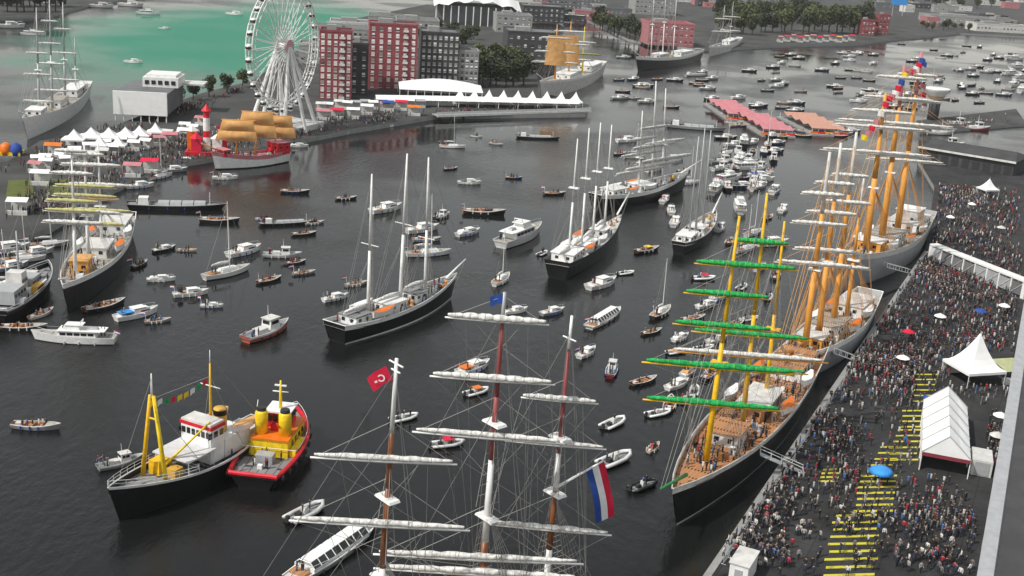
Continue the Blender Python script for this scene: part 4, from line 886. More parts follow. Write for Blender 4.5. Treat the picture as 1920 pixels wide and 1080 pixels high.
# 12 dark ship far behind, 13 small far ship
tall_ship('tall_ship', 'dark far ship with a white rail moored before the faded red building', (1196, 134), (1308, 112), 11, 5.5, black, white, greydeck, [
    dict(b=1220, y=-20, x=1222, r=.42, secs=wsec, tops=(.5,)), dict(b=1242, y=-28, x=1243, r=.42, secs=wsec, tops=(.5,)), dict(b=1262, y=-10, x=1263, r=.40, secs=wsec, tops=(.5,))],
    houses=[(.2, .4, 7, 3, white, white), (.6, .75, 6, 3, offwhite, white)], people=6, bowsprit=(10, 4, white), band_h=1.6, n_shroud=3, rope_r=.06)
tall_ship('tall_ship', 'small pale ship with grey masts right of the dark far ship', (1330, 106), (1384, 84), 9, 4.5, offwhite, white, greydeck, [
    dict(b=1352, y=10, x=1353, r=.42, secs=[(0, 1, steel)], yards=[by(60, 40, 5), by(36, 34, 5)]), dict(b=1368, y=4, x=1369, r=.42, secs=[(0, 1, steel)], yards=[by(58, 40, 5), by(32, 34, 5)])],
    houses=[(.2, .5, 6, 3, white, white)], bowsprit=(8, 3, white), n_shroud=3, rope_r=.06)
# 14 three-mast sailing barge among the moored boats
tall_ship('sailing_barge', 'dark sailing barge with white rail and close-set bare grey masts', (1336, 424), (1272, 476), 7, 2.8, black, offwhite, offwhite, [
    dict(b=1292, y=256, x=1310, r=.3, secs=[(0, 1, steel)], tops=()), dict(b=1304, y=240, x=1322, r=.3, secs=[(0, 1, steel)], tops=()), dict(b=1318, y=244, x=1332, r=.3, secs=[(0, 1, steel)], tops=())],
    houses=[(.1, .3, 4, 2, white, white), (.45, .6, 4, 1.6, offwhite, white)], people=25, bowsprit=(7, 4, white), band_h=.22, n_shroud=3, cat='sailing barge')

# ------------------------------------------------------------------ trawler and tug, lower left
def vessel(name, label, cat, bow, stern, B, fb, hull, band, deckm, boot=None, **kw):
    wb, ws = G(*bow), G(*stern); d = wb - ws; L = d.length; ang = math.atan2(d.y, d.x); root = thing(name, label, cat, (wb + ws) / 2, ang)
    bh = kw.pop('band_h', .35); bul = kw.pop('bul', .9)
    S = hull_shape(L, B, fb, **kw); link('hull', hull_mesh(S, bh, (hull, band, boot or hull, hull), bul=bul), root); link('deck', deck_mesh(S, bul, deckm), root)
    fx = Matrix.Translation((wb + ws) / 2) @ Matrix.Rotation(ang, 4, 'Z')
    return root, L, S, fx
def shz(S, x):
    xs = [s_[1] for s_ in S]
    for i in range(len(S) - 1):
        if xs[i] <= x <= xs[i + 1]:
            f = (x - xs[i]) / (xs[i + 1] - xs[i]); return S[i][4] * (1 - f) + S[i + 1][4] * f, S[i][2] * (1 - f) + S[i + 1][2] * f
    return (S[0] if x < xs[0] else S[-1])[4], .5
def crew(fx, S, bul, n, x0, x1):
    for _ in range(n):
        x = rng.uniform(x0, x1); z, b = shz(S, x); p = fx @ Vector((x, rng.uniform(-.8, .8) * b, z - bul)); PEOPLE.append((p.x, p.y, p.z, rng.uniform(0, 6.3)))
def tube_part(name, pts, r, mat, parent, n=6): return MB().tube(pts, r, n).build(name, mat, parent, smooth=True)

rt, L, S, fx = vessel('steam_trawler', 'black-hulled trawler with a yellow A-frame mast and white wheelhouse', 'trawler', (224, 976), (484, 832), 8.4, 3.2, black, white, greydeck, bow_rise=.75, stern_rise=.3, transom=.5, rake=.06)
rail_of(S, .07, .0).build('cap_rail', white, rt)
rail_of(S[11:], .035, .55, 4).build('bow_rail', white, rt); rail_of(S[11:], .035, 1.0, 4).build('bow_rail', white, rt)
for i in range(11, len(S)):
    for sg in (-1, 1): MB().tube([(S[i][1], sg * S[i][2], S[i][4]), (S[i][1], sg * S[i][2], S[i][4] + 1.0)], .04, 4).build('stanchion', white, rt)
zd = 2.8
xa = L * .27
for sg in (-1, 1): tube_part('mast_leg', [(xa, sg * 2.2, zd), (xa, sg * .3, zd + 13)], [.34, .26], lemon if sg > 0 else yellow, rt)
tube_part('topmast', [(xa, 0, zd + 12.6), (xa, 0, zd + 16.2)], [.2, .08], white, rt); tube_part('crossbar', [(xa, -.9, zd + 9.6), (xa, .9, zd + 9.6)], .16, yellow, rt)
box_part('winch', (xa - 2.6, -1.3, zd + 1.1), (2.6, 1.9, 2.4), yellow, rt); box_part('winch_drum', (xa - 2.6, 1.3, zd + .8), (1.6, 1.6, 1.6), ochre, rt)
tube_part('derrick', [(xa - 2.0, 0, zd + 1.8), (xa - 9, 2.2, zd + 6.4)], [.2, .12], lemon, rt)
box_part('fore_canopy', (L * .06, 0, zd + 2.5), (L * .20, 6.6, .22), mk('pale_grey_awning', (.58, .58, .58), .7), rt)
for sx in (-.03, .15):
    for sg in (-1, 1): MB().tube([(L * sx, sg * 3.0, zd), (L * sx, sg * 3.0, zd + 2.5)], .07, 5).build('canopy_post', white, rt)
wh = box_part('wheelhouse', (-L * .07, 0, zd + 2.7), (L * .10, 5.4, 5.4), white, rt)
for i in range(6): MB().box((-L * .02 + .02, -2.2 + i * .88, zd + 4.4), (.1, .6, .9)).build('window', glass, wh)
for i in range(3):
    for sg in (-1, 1): MB().box((-L * .1 + i * 1.2, sg * 2.72, zd + 4.4), (.8, .1, .9)).build('window', glass, wh)
MB().box((-L * .07, 0, zd + 5.5), (L * .105, 5.8, .5)).build('red_band', redp, wh); MB().box((-L * .07, 0, zd + 5.9), (L * .10, 5.4, .3)).build('roof', offwhite, wh)
box_part('boat_deck', (-L * .22, 0, zd + 1.4), (L * .19, 5.6, 2.8), white, rt)
fn = MB().lathe([(1.0, 0), (1.0, 3.4), (.9, 3.6)], 12, c=(-L * .2, 0, zd + 2.8)).build('funnel', ochre, rt, smooth=True); MB().lathe([(1.03, 2.6), (1.03, 3.4)], 12, c=(-L * .2, 0, zd + 2.8)).build('funnel_band', black, fn)
tube_part('aft_mast', [(-L * .13, 0, zd + 5), (-L * .13, 0, zd + 14)], [.26, .12], yellow, rt); tube_part('aft_topmast', [(-L * .13, 0, zd + 13.8), (-L * .13, 0, zd + 16)], [.1, .05], white, rt)
tube_part('crossbar', [(-L * .13, -1.8, zd + 10.5), (-L * .13, 1.8, zd + 10.5)], .09, white, rt)
for sg in (-1, 1):
    s2 = hull_shape(5.2, 1.8, .8, bow_rise=.35, stern_rise=.3, transom=.3); o = link('lifeboat', hull_mesh(s2, .15, (white, white, white, white), boot=.1, draft=.1), rt); o.location = (-L * .27, sg * 2.7, zd + 3.2); link('cover', deck_mesh(s2, .02, tansail), o)
box_part('side_crate', (-L * .02, -3.4, zd + .7), (3.2, 1.4, 1.5), buff, rt); box_part('side_crate', (L * .03, -3.5, zd + .8), (1.5, 1.0, 2.2), ochre, rt)
tube_part('ensign_staff', [(-L * .47, 0, zd), (-L * .5, 0, zd + 4.6)], .06, white, rt); box_part('stern_house', (-L * .38, 0, zd + .9), (L * .10, 4, 1.8), offwhite, rt); box_part('stern_crate', (-L * .45, .6, zd + 1.3), (2, 2, 1.6), redp, rt)
rg = MB()
for a, b_ in (((xa, 0, zd + 15.5), (L * .49, 0, 6.4)), ((xa, 0, zd + 12.5), (-L * .13, 0, zd + 12)), ((xa, 0, zd + 12), (xa - 6, 3.6, 3.9)), ((xa, 0, zd + 12), (xa - 6, -3.6, 3.9)), ((-L * .13, 0, zd + 15), (-L * .48, 0, zd + 3)), ((-L * .13, 0, zd + 12), (-L * .22, 3.8, 4)), ((-L * .13, 0, zd + 12), (-L * .22, -3.8, 4))): rg.tube([a, b_], .04, 3, cap=False)
tag(rg.build('rigging', rope, rt), kind='stuff')
for i in range(9):
    u = (i + .5) / 9; o = link('signal_flag', flag_mesh(1.0, .8, [(lemon, whitecloth, green, redcloth, lemon)[i % 5]], .1, 4), rt); o.location = (xa + (-L * .13 - xa) * u, 0, zd + 12.6 - .6 * u - 1.0 * math.sin(math.pi * u))
crew(fx, S, .9, 22, -L * .45, L * .36)

rt, L, S, fx = vessel('harbour_tug', 'red and black tug with bright yellow deckwork alongside the trawler', 'tug', (552, 812), (476, 918), 8.6, 2.6, black, redp, greydeck, bow_rise=.6, stern_rise=.05, transom=.82, fine=2.6, band_h=1.0, bul=.7)
rail_of(S, .34, -.15, 7).build('fender_rim', redp, rt)
z0 = 1.9
box_part('towing_winch', (-L * .24, 0, z0 + .7), (1.8, 2.6, 1.4), steel, rt); box_part('tow_hook', (-L * .36, 0, z0 + .35), (.7, .7, .7), white, rt)
dh = box_part('deckhouse', (L * .07, 0, z0 + 1.35), (L * .44, 5.6, 2.7), lemon, rt)
MB().box((L * .07, 0, z0 + 2.8), (L * .46, 5.9, .2)).build('roof', orangep, dh)
for sg in (-1, 1):
    fn = MB().lathe([(.95, 0), (.95, 3.4), (.75, 3.7)], 10, c=(-L * .05, sg * 1.8, z0 + 2.8)).build('funnel', lemon, rt, smooth=True)
    MB().lathe([(.75, 3.65), (.7, 4.2)], 10, c=(-L * .05, sg * 1.8, z0 + 2.8)).build('exhaust', dark, fn)
    for i in range(4): MB().box((L * (-.03 + i * .085), sg * 2.83, z0 + 1.6), (.7, .1, .7)).build('window', glass, dh)
    box_part('bulwark_locker', (L * .0, sg * 3.4, z0 + .6), (5, .9, 1.2), lemon, rt)
wh = box_part('wheelhouse', (L * .15, 0, z0 + 4.0), (3.6, 3.6, 2.5), redp, rt, top=(.92, .92))
for i in range(4):
    MB().box((L * .15 - 1.8, -1.3 + i * .87, z0 + 4.4), (.12, .66, .9)).build('window', glass, wh); MB().box((L * .15 + 1.76, -1.3 + i * .87, z0 + 4.4), (.12, .66, .9)).build('window', glass, wh)
for sg in (-1, 1):
    for i in range(3): MB().box((L * .15 - 1.1 + i * 1.1, sg * 1.76, z0 + 4.4), (.8, .12, .9)).build('window', glass, wh)
MB().box((L * .15, 0, z0 + 5.4), (4.0, 4.0, .25)).build('roof', white, wh)
tube_part('mast', [(L * .13, 0, z0 + 5.4), (L * .13, 0, z0 + 10)], [.3, .14], lemon, rt); tube_part('mast_arm', [(L * .13, -1.2, z0 + 8.2), (L * .13, 1.2, z0 + 8.2)], .1, white, rt); box_part('radar', (L * .13, 0, z0 + 9.2), (.3, 1.8, .2), white, rt)
tube_part('crane', [(L * .0, -1.0, z0 + 2.6), (-L * .12, -1.0, z0 + 5.2)], [.2, .12], orangep, rt); box_part('fire_monitor', (L * .02, 0, z0 + 3.3), (.9, 1.4, 1.2), redp, rt); box_part('life_raft', (L * .02, 2.3, z0 + 3.1), (1.2, .8, .7), white, rt)
crew(fx, S, .7, 8, -L * .4, -L * .1)
ty = MB().lathe([(.3, -.14), (.46, -.14), (.46, .14), (.3, .14)], 10).mesh('tyre', dark)
for i in range(1, len(S) - 3, 2):
    for sg in (-1, 1): o = link('tyre', ty, rt); o.location = (S[i][1], sg * (S[i][2] + .4), S[i][4] - .75); o.rotation_euler = (R(90), 0, 0)
rail_of(S[6:], .04, .9, 4).build('hand_rail', white, rt)

# ------------------------------------------------------------------ small craft, one shared mesh set for each kind
KIT = {}
def kit_add(kind, name, me, loc=(0, 0, 0), paintable=False, sub=None): KIT.setdefault(kind, []).append((name, me, loc, paintable, sub))
def cached(kind):
    if kind in KIT: return
    if kind == 'launch':                                      # open boat, 8 m
        S = hull_shape(8, 2.6, .85, bow_rise=.5, stern_rise=.1, transom=.7)
        kit_add(kind, 'hull', hull_mesh(S, .14, (paint, white, dark, teak), bul=.5, boot=.1, draft=.3), paintable=True); kit_add(kind, 'floor', deck_mesh(S, .5, teak))
        kit_add(kind, 'foredeck', deck_mesh(S, .03, paledeck, i0=13))
        for x in (-2.2, -.6, 1.0): kit_add(kind, 'bench', MB().box((x, 0, .75), (.45, 2.0, .1)).mesh('bench', teak))
        kit_add(kind, 'engine_box', MB().box((-3.0, 0, .75), (.9, .8, .6)).mesh('engine_box', offwhite))
    elif kind == 'cruiser':                                   # cabin motor boat, 10 m
        S = hull_shape(10, 3.3, 1.25, bow_rise=.45, stern_rise=.0, transom=.85)
        kit_add(kind, 'hull', hull_mesh(S, .2, (paint, white, dark, white), bul=.35, boot=.15, draft=.4), paintable=True); kit_add(kind, 'deck', deck_mesh(S, .35, offwhite))
        kit_add(kind, 'cabin', MB().box((.9, 0, 1.45), (4.6, 2.4, 1.2), top=(.82, .86)).mesh('cabin', white)); kit_add(kind, 'cabin_roof', MB().box((.4, 0, 2.3), (3.2, 2.3, .14)).mesh('cabin_roof', white))
        kit_add(kind, 'wheelhouse', MB().box((.4, 0, 2.05), (2.6, 2.0, .55), top=(.86, .9)).mesh('wheelhouse', glass))
        for sg in (-1, 1):
            kit_add(kind, 'side_window', MB().box((1.6, sg * 1.13, 1.5), (2.2, .08, .35)).mesh('side_window', glass))
            kit_add(kind, 'bow_rail', MB().tube([(1.5, sg * 1.45, 2.1), (3.4, sg * .95, 2.35), (4.7, sg * .1, 2.5)], .04, 4).mesh('bow_rail', steel))
        kit_add(kind, 'cockpit_bench', MB().box((-3.6, 0, 1.15), (1.2, 2.3, .4)).mesh('cockpit_bench', offwhite)); kit_add(kind, 'cockpit_floor', MB().box((-2.5, 0, .95), (3.0, 2.4, .06)).mesh('cockpit_floor', teak))
    elif kind == 'sailboat':                                  # sloop, 11 m
        S = hull_shape(11, 3.2, 1.1, bow_rise=.35, stern_rise=.05, transom=.6)
        kit_add(kind, 'hull', hull_mesh(S, .2, (paint, white, dark, white), bul=.12, boot=.2, draft=.4), paintable=True); kit_add(kind, 'deck', deck_mesh(S, .1, paledeck))
        kit_add(kind, 'cabin', MB().box((.4, 0, 1.35), (4.4, 1.9, .6), top=(.85, .8)).mesh('cabin', white)); kit_add(kind, 'mast', MB().tube([(.8, 0, 1.1), (.3, 0, 15.5)], [.13, .08], 6).mesh('mast', white))
        kit_add(kind, 'boom', MB().tube([(.7, 0, 2.6), (-3.8, 0, 2.7)], .09, 6).mesh('boom', white)); kit_add(kind, 'furled_sail', MB().tube([(.5, 0, 2.8), (-1.5, 0, 2.95), (-3.6, 0, 2.85)], [.3, .28, .12], 6).mesh('furled_sail', sailcloth))
        rg = MB()
        for a, b_ in (((.35, 0, 15.2), (5.4, 0, 1.6)), ((.35, 0, 15.2), (-5.2, 0, 1.3)), ((.4, 0, 12), (.6, 1.5, 1.2)), ((.4, 0, 12), (.6, -1.5, 1.2))): rg.tube([a, b_], .03, 3, cap=False)
        kit_add(kind, 'rigging', rg.mesh('rigging', rope)); kit_add(kind, 'cockpit', MB().box((-3.4, 0, 1.05), (2.4, 1.7, .3)).mesh('cockpit', teak))
    elif kind == 'rib':                                       # inflatable ring boat, 6.5 m
        pts = [(-3, 1.05, .5), (-1, 1.1, .5), (1, 1.05, .55), (2.4, .7, .7), (3.2, 0, .85), (2.4, -.7, .7), (1, -1.05, .55), (-1, -1.1, .5), (-3, -1.05, .5)]
        kit_add(kind, 'tube', MB().tube(pts, [.26, .3, .3, .3, .28, .3, .3, .3, .26], 8).mesh('tube', paint, True), paintable=True)
        S = hull_shape(6, 2.0, .32, bow_rise=.6, transom=.8); kit_add(kind, 'floor', deck_mesh(S, .0, greydeck)); kit_add(kind, 'hull', hull_mesh(S, .05, (dark, dark, dark, dark), boot=.05, draft=.3))
        kit_add(kind, 'console', MB().box((-.2, 0, .85), (.7, .8, 1.0), top=(.7, .9)).mesh('console', offwhite)); kit_add(kind, 'seat', MB().box((-1.3, 0, .65), (.8, .7, .6)).mesh('seat', dark)); kit_add(kind, 'outboard', MB().box((-3.2, 0, .75), (.5, .55, .9), top=(.8, .8)).mesh('outboard', dark))
    elif kind == 'tour':                                      # canal tour boat, 19 m
        S = hull_shape(19, 4.2, 1.0, bow_rise=.3, stern_rise=.1, transom=.75, fine=3.2)
        kit_add(kind, 'hull', hull_mesh(S, .25, (paint, white, dark, white), bul=.2, boot=.2, draft=.4), paintable=True); kit_add(kind, 'deck', deck_mesh(S, .2, offwhite))
        kit_add(kind, 'cabin', MB().box((-.5, 0, 1.15), (13, 3.5, .7)).mesh('cabin', white)); kit_add(kind, 'roof', MB().box((-.5, 0, 2.28), (12.2, 1.9, .16)).mesh('roof', white))
        for i in range(8):
            x = -6.1 + i * 1.6
            for sg in (-1, 1): kit_add(kind, 'window', MB().add([(x - .7, sg * 1.74, 1.5), (x + .7, sg * 1.74, 1.5), (x + .7, sg * .98, 2.28), (x - .7, sg * .98, 2.28)], [(0, 1, 2, 3)]).mesh('window', glass))
        for i in range(9):
            x = -6.9 + i * 1.6; kit_add(kind, 'frame', MB().tube([(x, 1.76, 1.5), (x, .96, 2.3), (x, -.96, 2.3), (x, -1.76, 1.5)], .09, 4).mesh('frame', white))
        kit_add(kind, 'helm', MB().box((7.0, 0, 1.3), (1.2, 1.4, .9), top=(.8, .9)).mesh('helm', offwhite)); kit_add(kind, 'stern_bench', MB().box((-8, 0, 1.1), (1.4, 2.6, .4)).mesh('stern_bench', teak))
    elif kind == 'workboat':                                  # pilot boat with wheelhouse, 14 m
        S = hull_shape(14, 4.4, 1.5, bow_rise=.6, stern_rise=.1, transom=.8)
        kit_add(kind, 'hull', hull_mesh(S, .5, (paint, white, dark, white), bul=.6, boot=.25, draft=.5), paintable=True); kit_add(kind, 'deck', deck_mesh(S, .6, greydeck))
        kit_add(kind, 'wheelhouse', MB().box((1.4, 0, 2.5), (3.4, 3.0, 3.0), top=(.86, .9)).mesh('wheelhouse', white)); kit_add(kind, 'roof', MB().box((1.4, 0, 4.08), (3.6, 3.1, .16)).mesh('roof', offwhite))
        kit_add(kind, 'front_window', MB().box((2.9, 0, 3.2), (.3, 2.3, .8)).mesh('front_window', glass)); kit_add(kind, 'rear_window', MB().box((-.12, 0, 3.2), (.3, 2.0, .8)).mesh('rear_window', glass))
        for sg in (-1, 1): kit_add(kind, 'side_window', MB().box((1.4, sg * 1.43, 3.2), (2.2, .14, .8)).mesh('side_window', glass))
        kit_add(kind, 'mast', MB().tube([(.6, 0, 4), (.4, 0, 7.4)], [.12, .06], 6).mesh('mast', white)); kit_add(kind, 'cabin', MB().box((-2.2, 0, 1.6), (3.2, 2.6, 1.4), top=(.9, .9)).mesh('cabin', offwhite)); kit_add(kind, 'towpost', MB().tube([(-5, 0, .9), (-5, 0, 2)], .15, 6).mesh('towpost', dark))
    elif kind == 'motoryacht':                                # large motor yacht, 24 m
        S = hull_shape(24, 6.0, 2.4, bow_rise=.4, stern_rise=.0, transom=.85)
        kit_add(kind, 'hull', hull_mesh(S, .3, (paint, white, dark, white), bul=.5, boot=.25, draft=.5), paintable=True); kit_add(kind, 'deck', deck_mesh(S, .5, paledeck))
        kit_add(kind, 'saloon', MB().box((-1, 0, 3.0), (12, 4.6, 2.0), top=(.9, .92)).mesh('saloon', white)); kit_add(kind, 'upper_deck', MB().box((-1.8, 0, 4.1), (13, 5.2, .2)).mesh('upper_deck', white))
        kit_add(kind, 'bridge', MB().box((.6, 0, 4.9), (5.4, 3.6, 1.5), top=(.78, .86)).mesh('bridge', white)); kit_add(kind, 'bridge_window', MB().box((2.9, 0, 5.0), (.7, 2.9, .6)).mesh('bridge_window', glass)); kit_add(kind, 'bridge_roof', MB().box((-.2, 0, 5.75), (5.4, 3.6, .16)).mesh('bridge_roof', white))
        for sg in (-1, 1):
            for i in range(5): kit_add(kind, 'saloon_window', MB().box((-5.4 + i * 2.1, sg * 2.24, 3.1), (1.7, .14, .8)).mesh('saloon_window', glass))
            kit_add(kind, 'bow_rail', MB().tube([(4, sg * 2.4, 3.6), (9, sg * 1.3, 4.2), (12, sg * .1, 4.5)], .05, 4).mesh('bow_rail', steel))
        kit_add(kind, 'radar_arch', MB().tube([(-2, 1.5, 5.7), (-2.4, 1.2, 7), (-2.4, -1.2, 7), (-2, -1.5, 5.7)], .16, 6).mesh('radar_arch', white)); kit_add(kind, 'aft_awning', MB().box((-7.6, 0, 4.2), (4, 4.6, .12)).mesh('aft_awning', canvas)); kit_add(kind, 'tender', MB().box((-5.8, 0, 4.6), (3, 1.6, .7), top=(.8, .7)).mesh('tender', steel))
    elif kind == 'barge':                                     # flat cargo barge, 26 m
        S = hull_shape(26, 5.4, 1.5, bow_rise=.25, stern_rise=.1, transom=.8, fine=3.6)
        kit_add(kind, 'hull', hull_mesh(S, .2, (paint, offwhite, dark, dark), bul=.35, boot=.25, draft=.5), paintable=True); kit_add(kind, 'deck', deck_mesh(S, .35, greydeck))
        for i in range(4): kit_add(kind, 'hatch_cover', MB().box((-3.4 + i * 3.4, 0, 1.7), (3.2, 4.0, .9), top=(.98, .8)).mesh('hatch_cover', steel))
        kit_add(kind, 'wheelhouse', MB().box((-9, 0, 2.3), (3, 3, 2.2), top=(.9, .9)).mesh('wheelhouse', white)); kit_add(kind, 'wheelhouse_window', MB().box((-7.52, 0, 2.7), (.14, 2.4, .7)).mesh('wheelhouse_window', glass)); kit_add(kind, 'mast', MB().tube([(9.6, 0, 1.4), (9.6, 0, 5)], .1, 5).mesh('mast', white))
REF = dict(launch=8, cruiser=10, sailboat=11, rib=6.5, tour=19, workboat=14, motoryacht=24, barge=26)
CAT = dict(launch='boat', cruiser='motorboat', sailboat='sailing boat', rib='inflatable boat', tour='tour boat', workboat='workboat', motoryacht='yacht', barge='barge')
NAME = dict(launch='open_launch', cruiser='cabin_cruiser', sailboat='sailing_yacht', rib='inflatable_boat', tour='tour_boat', workboat='pilot_boat', motoryacht='motor_yacht', barge='cargo_barge')
SEATS = dict(launch=(-2.6, 2.0, .9, .35), cruiser=(-4, -2, .9, .98), sailboat=(-4.4, -2.6, .7, 1.1), rib=(-2, 1.4, .5, .34), workboat=(-6, -4, 1.2, .95), tour=(-8.6, -7.4, 1.0, .85), motoryacht=(-10, -6, 1.8, 1.95), barge=(-12, -10.6, 1.0, 1.2))
def boat(kind, x, y, L, hdg, c, label, people=None, group=None, cover=None):
    cached(kind); L *= {'rib': .8, 'launch': .88, 'cruiser': .88}.get(kind, 1.0) if group is None or 'far' not in group else 1; k = L / REF[kind]; p = G(x, y, 0); jit = rng.uniform(.7, 1.05); c = tuple(max(.01, q * jit) for q in c)
    rt = thing(NAME[kind], label, CAT[kind], p, R(hdg), group, k)
    for (nm, me, loc, pt, sub) in KIT[kind]:
        o = link(nm, me, rt, c if pt else None)
    if cover is not None:
        if kind == 'cruiser': MB().box((-2.6, 0, 1.75), (3.2, 2.4, .12)).build('cockpit_cover', cover, rt); [MB().tube([(xx, yy, 1.0), (xx, yy, 1.7)], .04, 4).build('cover_post', steel, rt) for xx in (-4, -1.2) for yy in (-1.1, 1.1)]
        elif kind in ('launch', 'rib'): MB().box((.2, 0, 1.5), (2.0, 1.8, .1)).build('sun_awning', cover, rt); [MB().tube([(xx, yy, .5), (xx, yy, 1.5)], .03, 4).build('awning_post', steel, rt) for xx in (-.7, 1.1) for yy in (-.85, .85)]
        else: MB().box((0, 0, 2.6), (2.4, 1.8, .3)).build('deck_cover', cover, rt)
    if p.y < 420:
        bw = {'launch': 1.3, 'cruiser': 1.6, 'sailboat': 1.55, 'tour': 2.1, 'workboat': 2.15, 'motoryacht': 2.95, 'barge': 2.7}.get(kind); hl = REF[kind]
        if bw and rng.random() < .7:
            fm_ = MB().tube([(0, 0, -.28), (0, 0, .28)], .13, 6).mesh('fender', rng.choice([offwhite, bluep, dark]))
            for sg in (-1, 1):
                for u in (-.28, -.08, .1): o = link('fender', fm_, rt); o.location = (hl * u, sg * (bw + .08), .55); o.scale = (1 / k,) * 3
        if kind != 'rib' and rng.random() < .45:
            MB().tube([(-hl * .47, 0, .8), (-hl * .5, 0, .8 + 2.0 / k)], .04 / k, 4).build('flagstaff', white, rt)
            o = link('flag', flag_mesh(1.1, .7, [redcloth, whitecloth, bluep], .1, 4), rt); o.location = (-hl * .5, 0, .8 + 2.0 / k); o.rotation_euler = (0, 0, rng.uniform(2, 4.2)); o.scale = (1 / k,) * 3
        if cover is None and kind == 'cruiser' and rng.random() < .4: cover = rng.choice([bluep, tansail, dark, canvas, greyroof])
        if cover is None and kind == 'launch' and rng.random() < .22: cover = rng.choice([bluep, tansail, canvas, greyroof])
        if kind == 'cruiser' and cover in (bluep, tansail, dark, canvas, greyroof): MB().box((-2.6, 0, 1.75), (3.0, 2.4, .5), top=(.8, .8)).build('cockpit_cover', cover, rt)
        elif kind == 'launch' and cover in (bluep, tansail, canvas, greyroof): MB().box((2.0, 0, 1.0), (1.8, 1.9, .5), top=(.6, .7)).build('spray_hood', cover, rt)
    x0, x1, yw, z = SEATS[kind]; n = people if people is not None else {'launch': rng.randrange(3, 9), 'cruiser': rng.randrange(1, 5), 'rib': rng.randrange(1, 5)}.get(kind, 3)
    fx = Matrix.Translation(p) @ Matrix.Rotation(R(hdg), 4, 'Z') @ Matrix.Scale(k, 4)
    for _ in range(n):
        q = fx @ Vector((rng.uniform(x0, x1), rng.uniform(-yw, yw), z)); PEOPLE.append((q.x, q.y, q.z - .25 * (kind == 'launch'), rng.uniform(0, 6.3)))
    return rt
W_, K_, N_, G_ = (.78, .78, .77), (.02, .02, .022), (.03, .045, .09), (.3, .31, .32)
BR, RD, BL, GN = (.16, .07, .03), (.45, .03, .04), (.06, .2, .45), (.05, .12, .07)
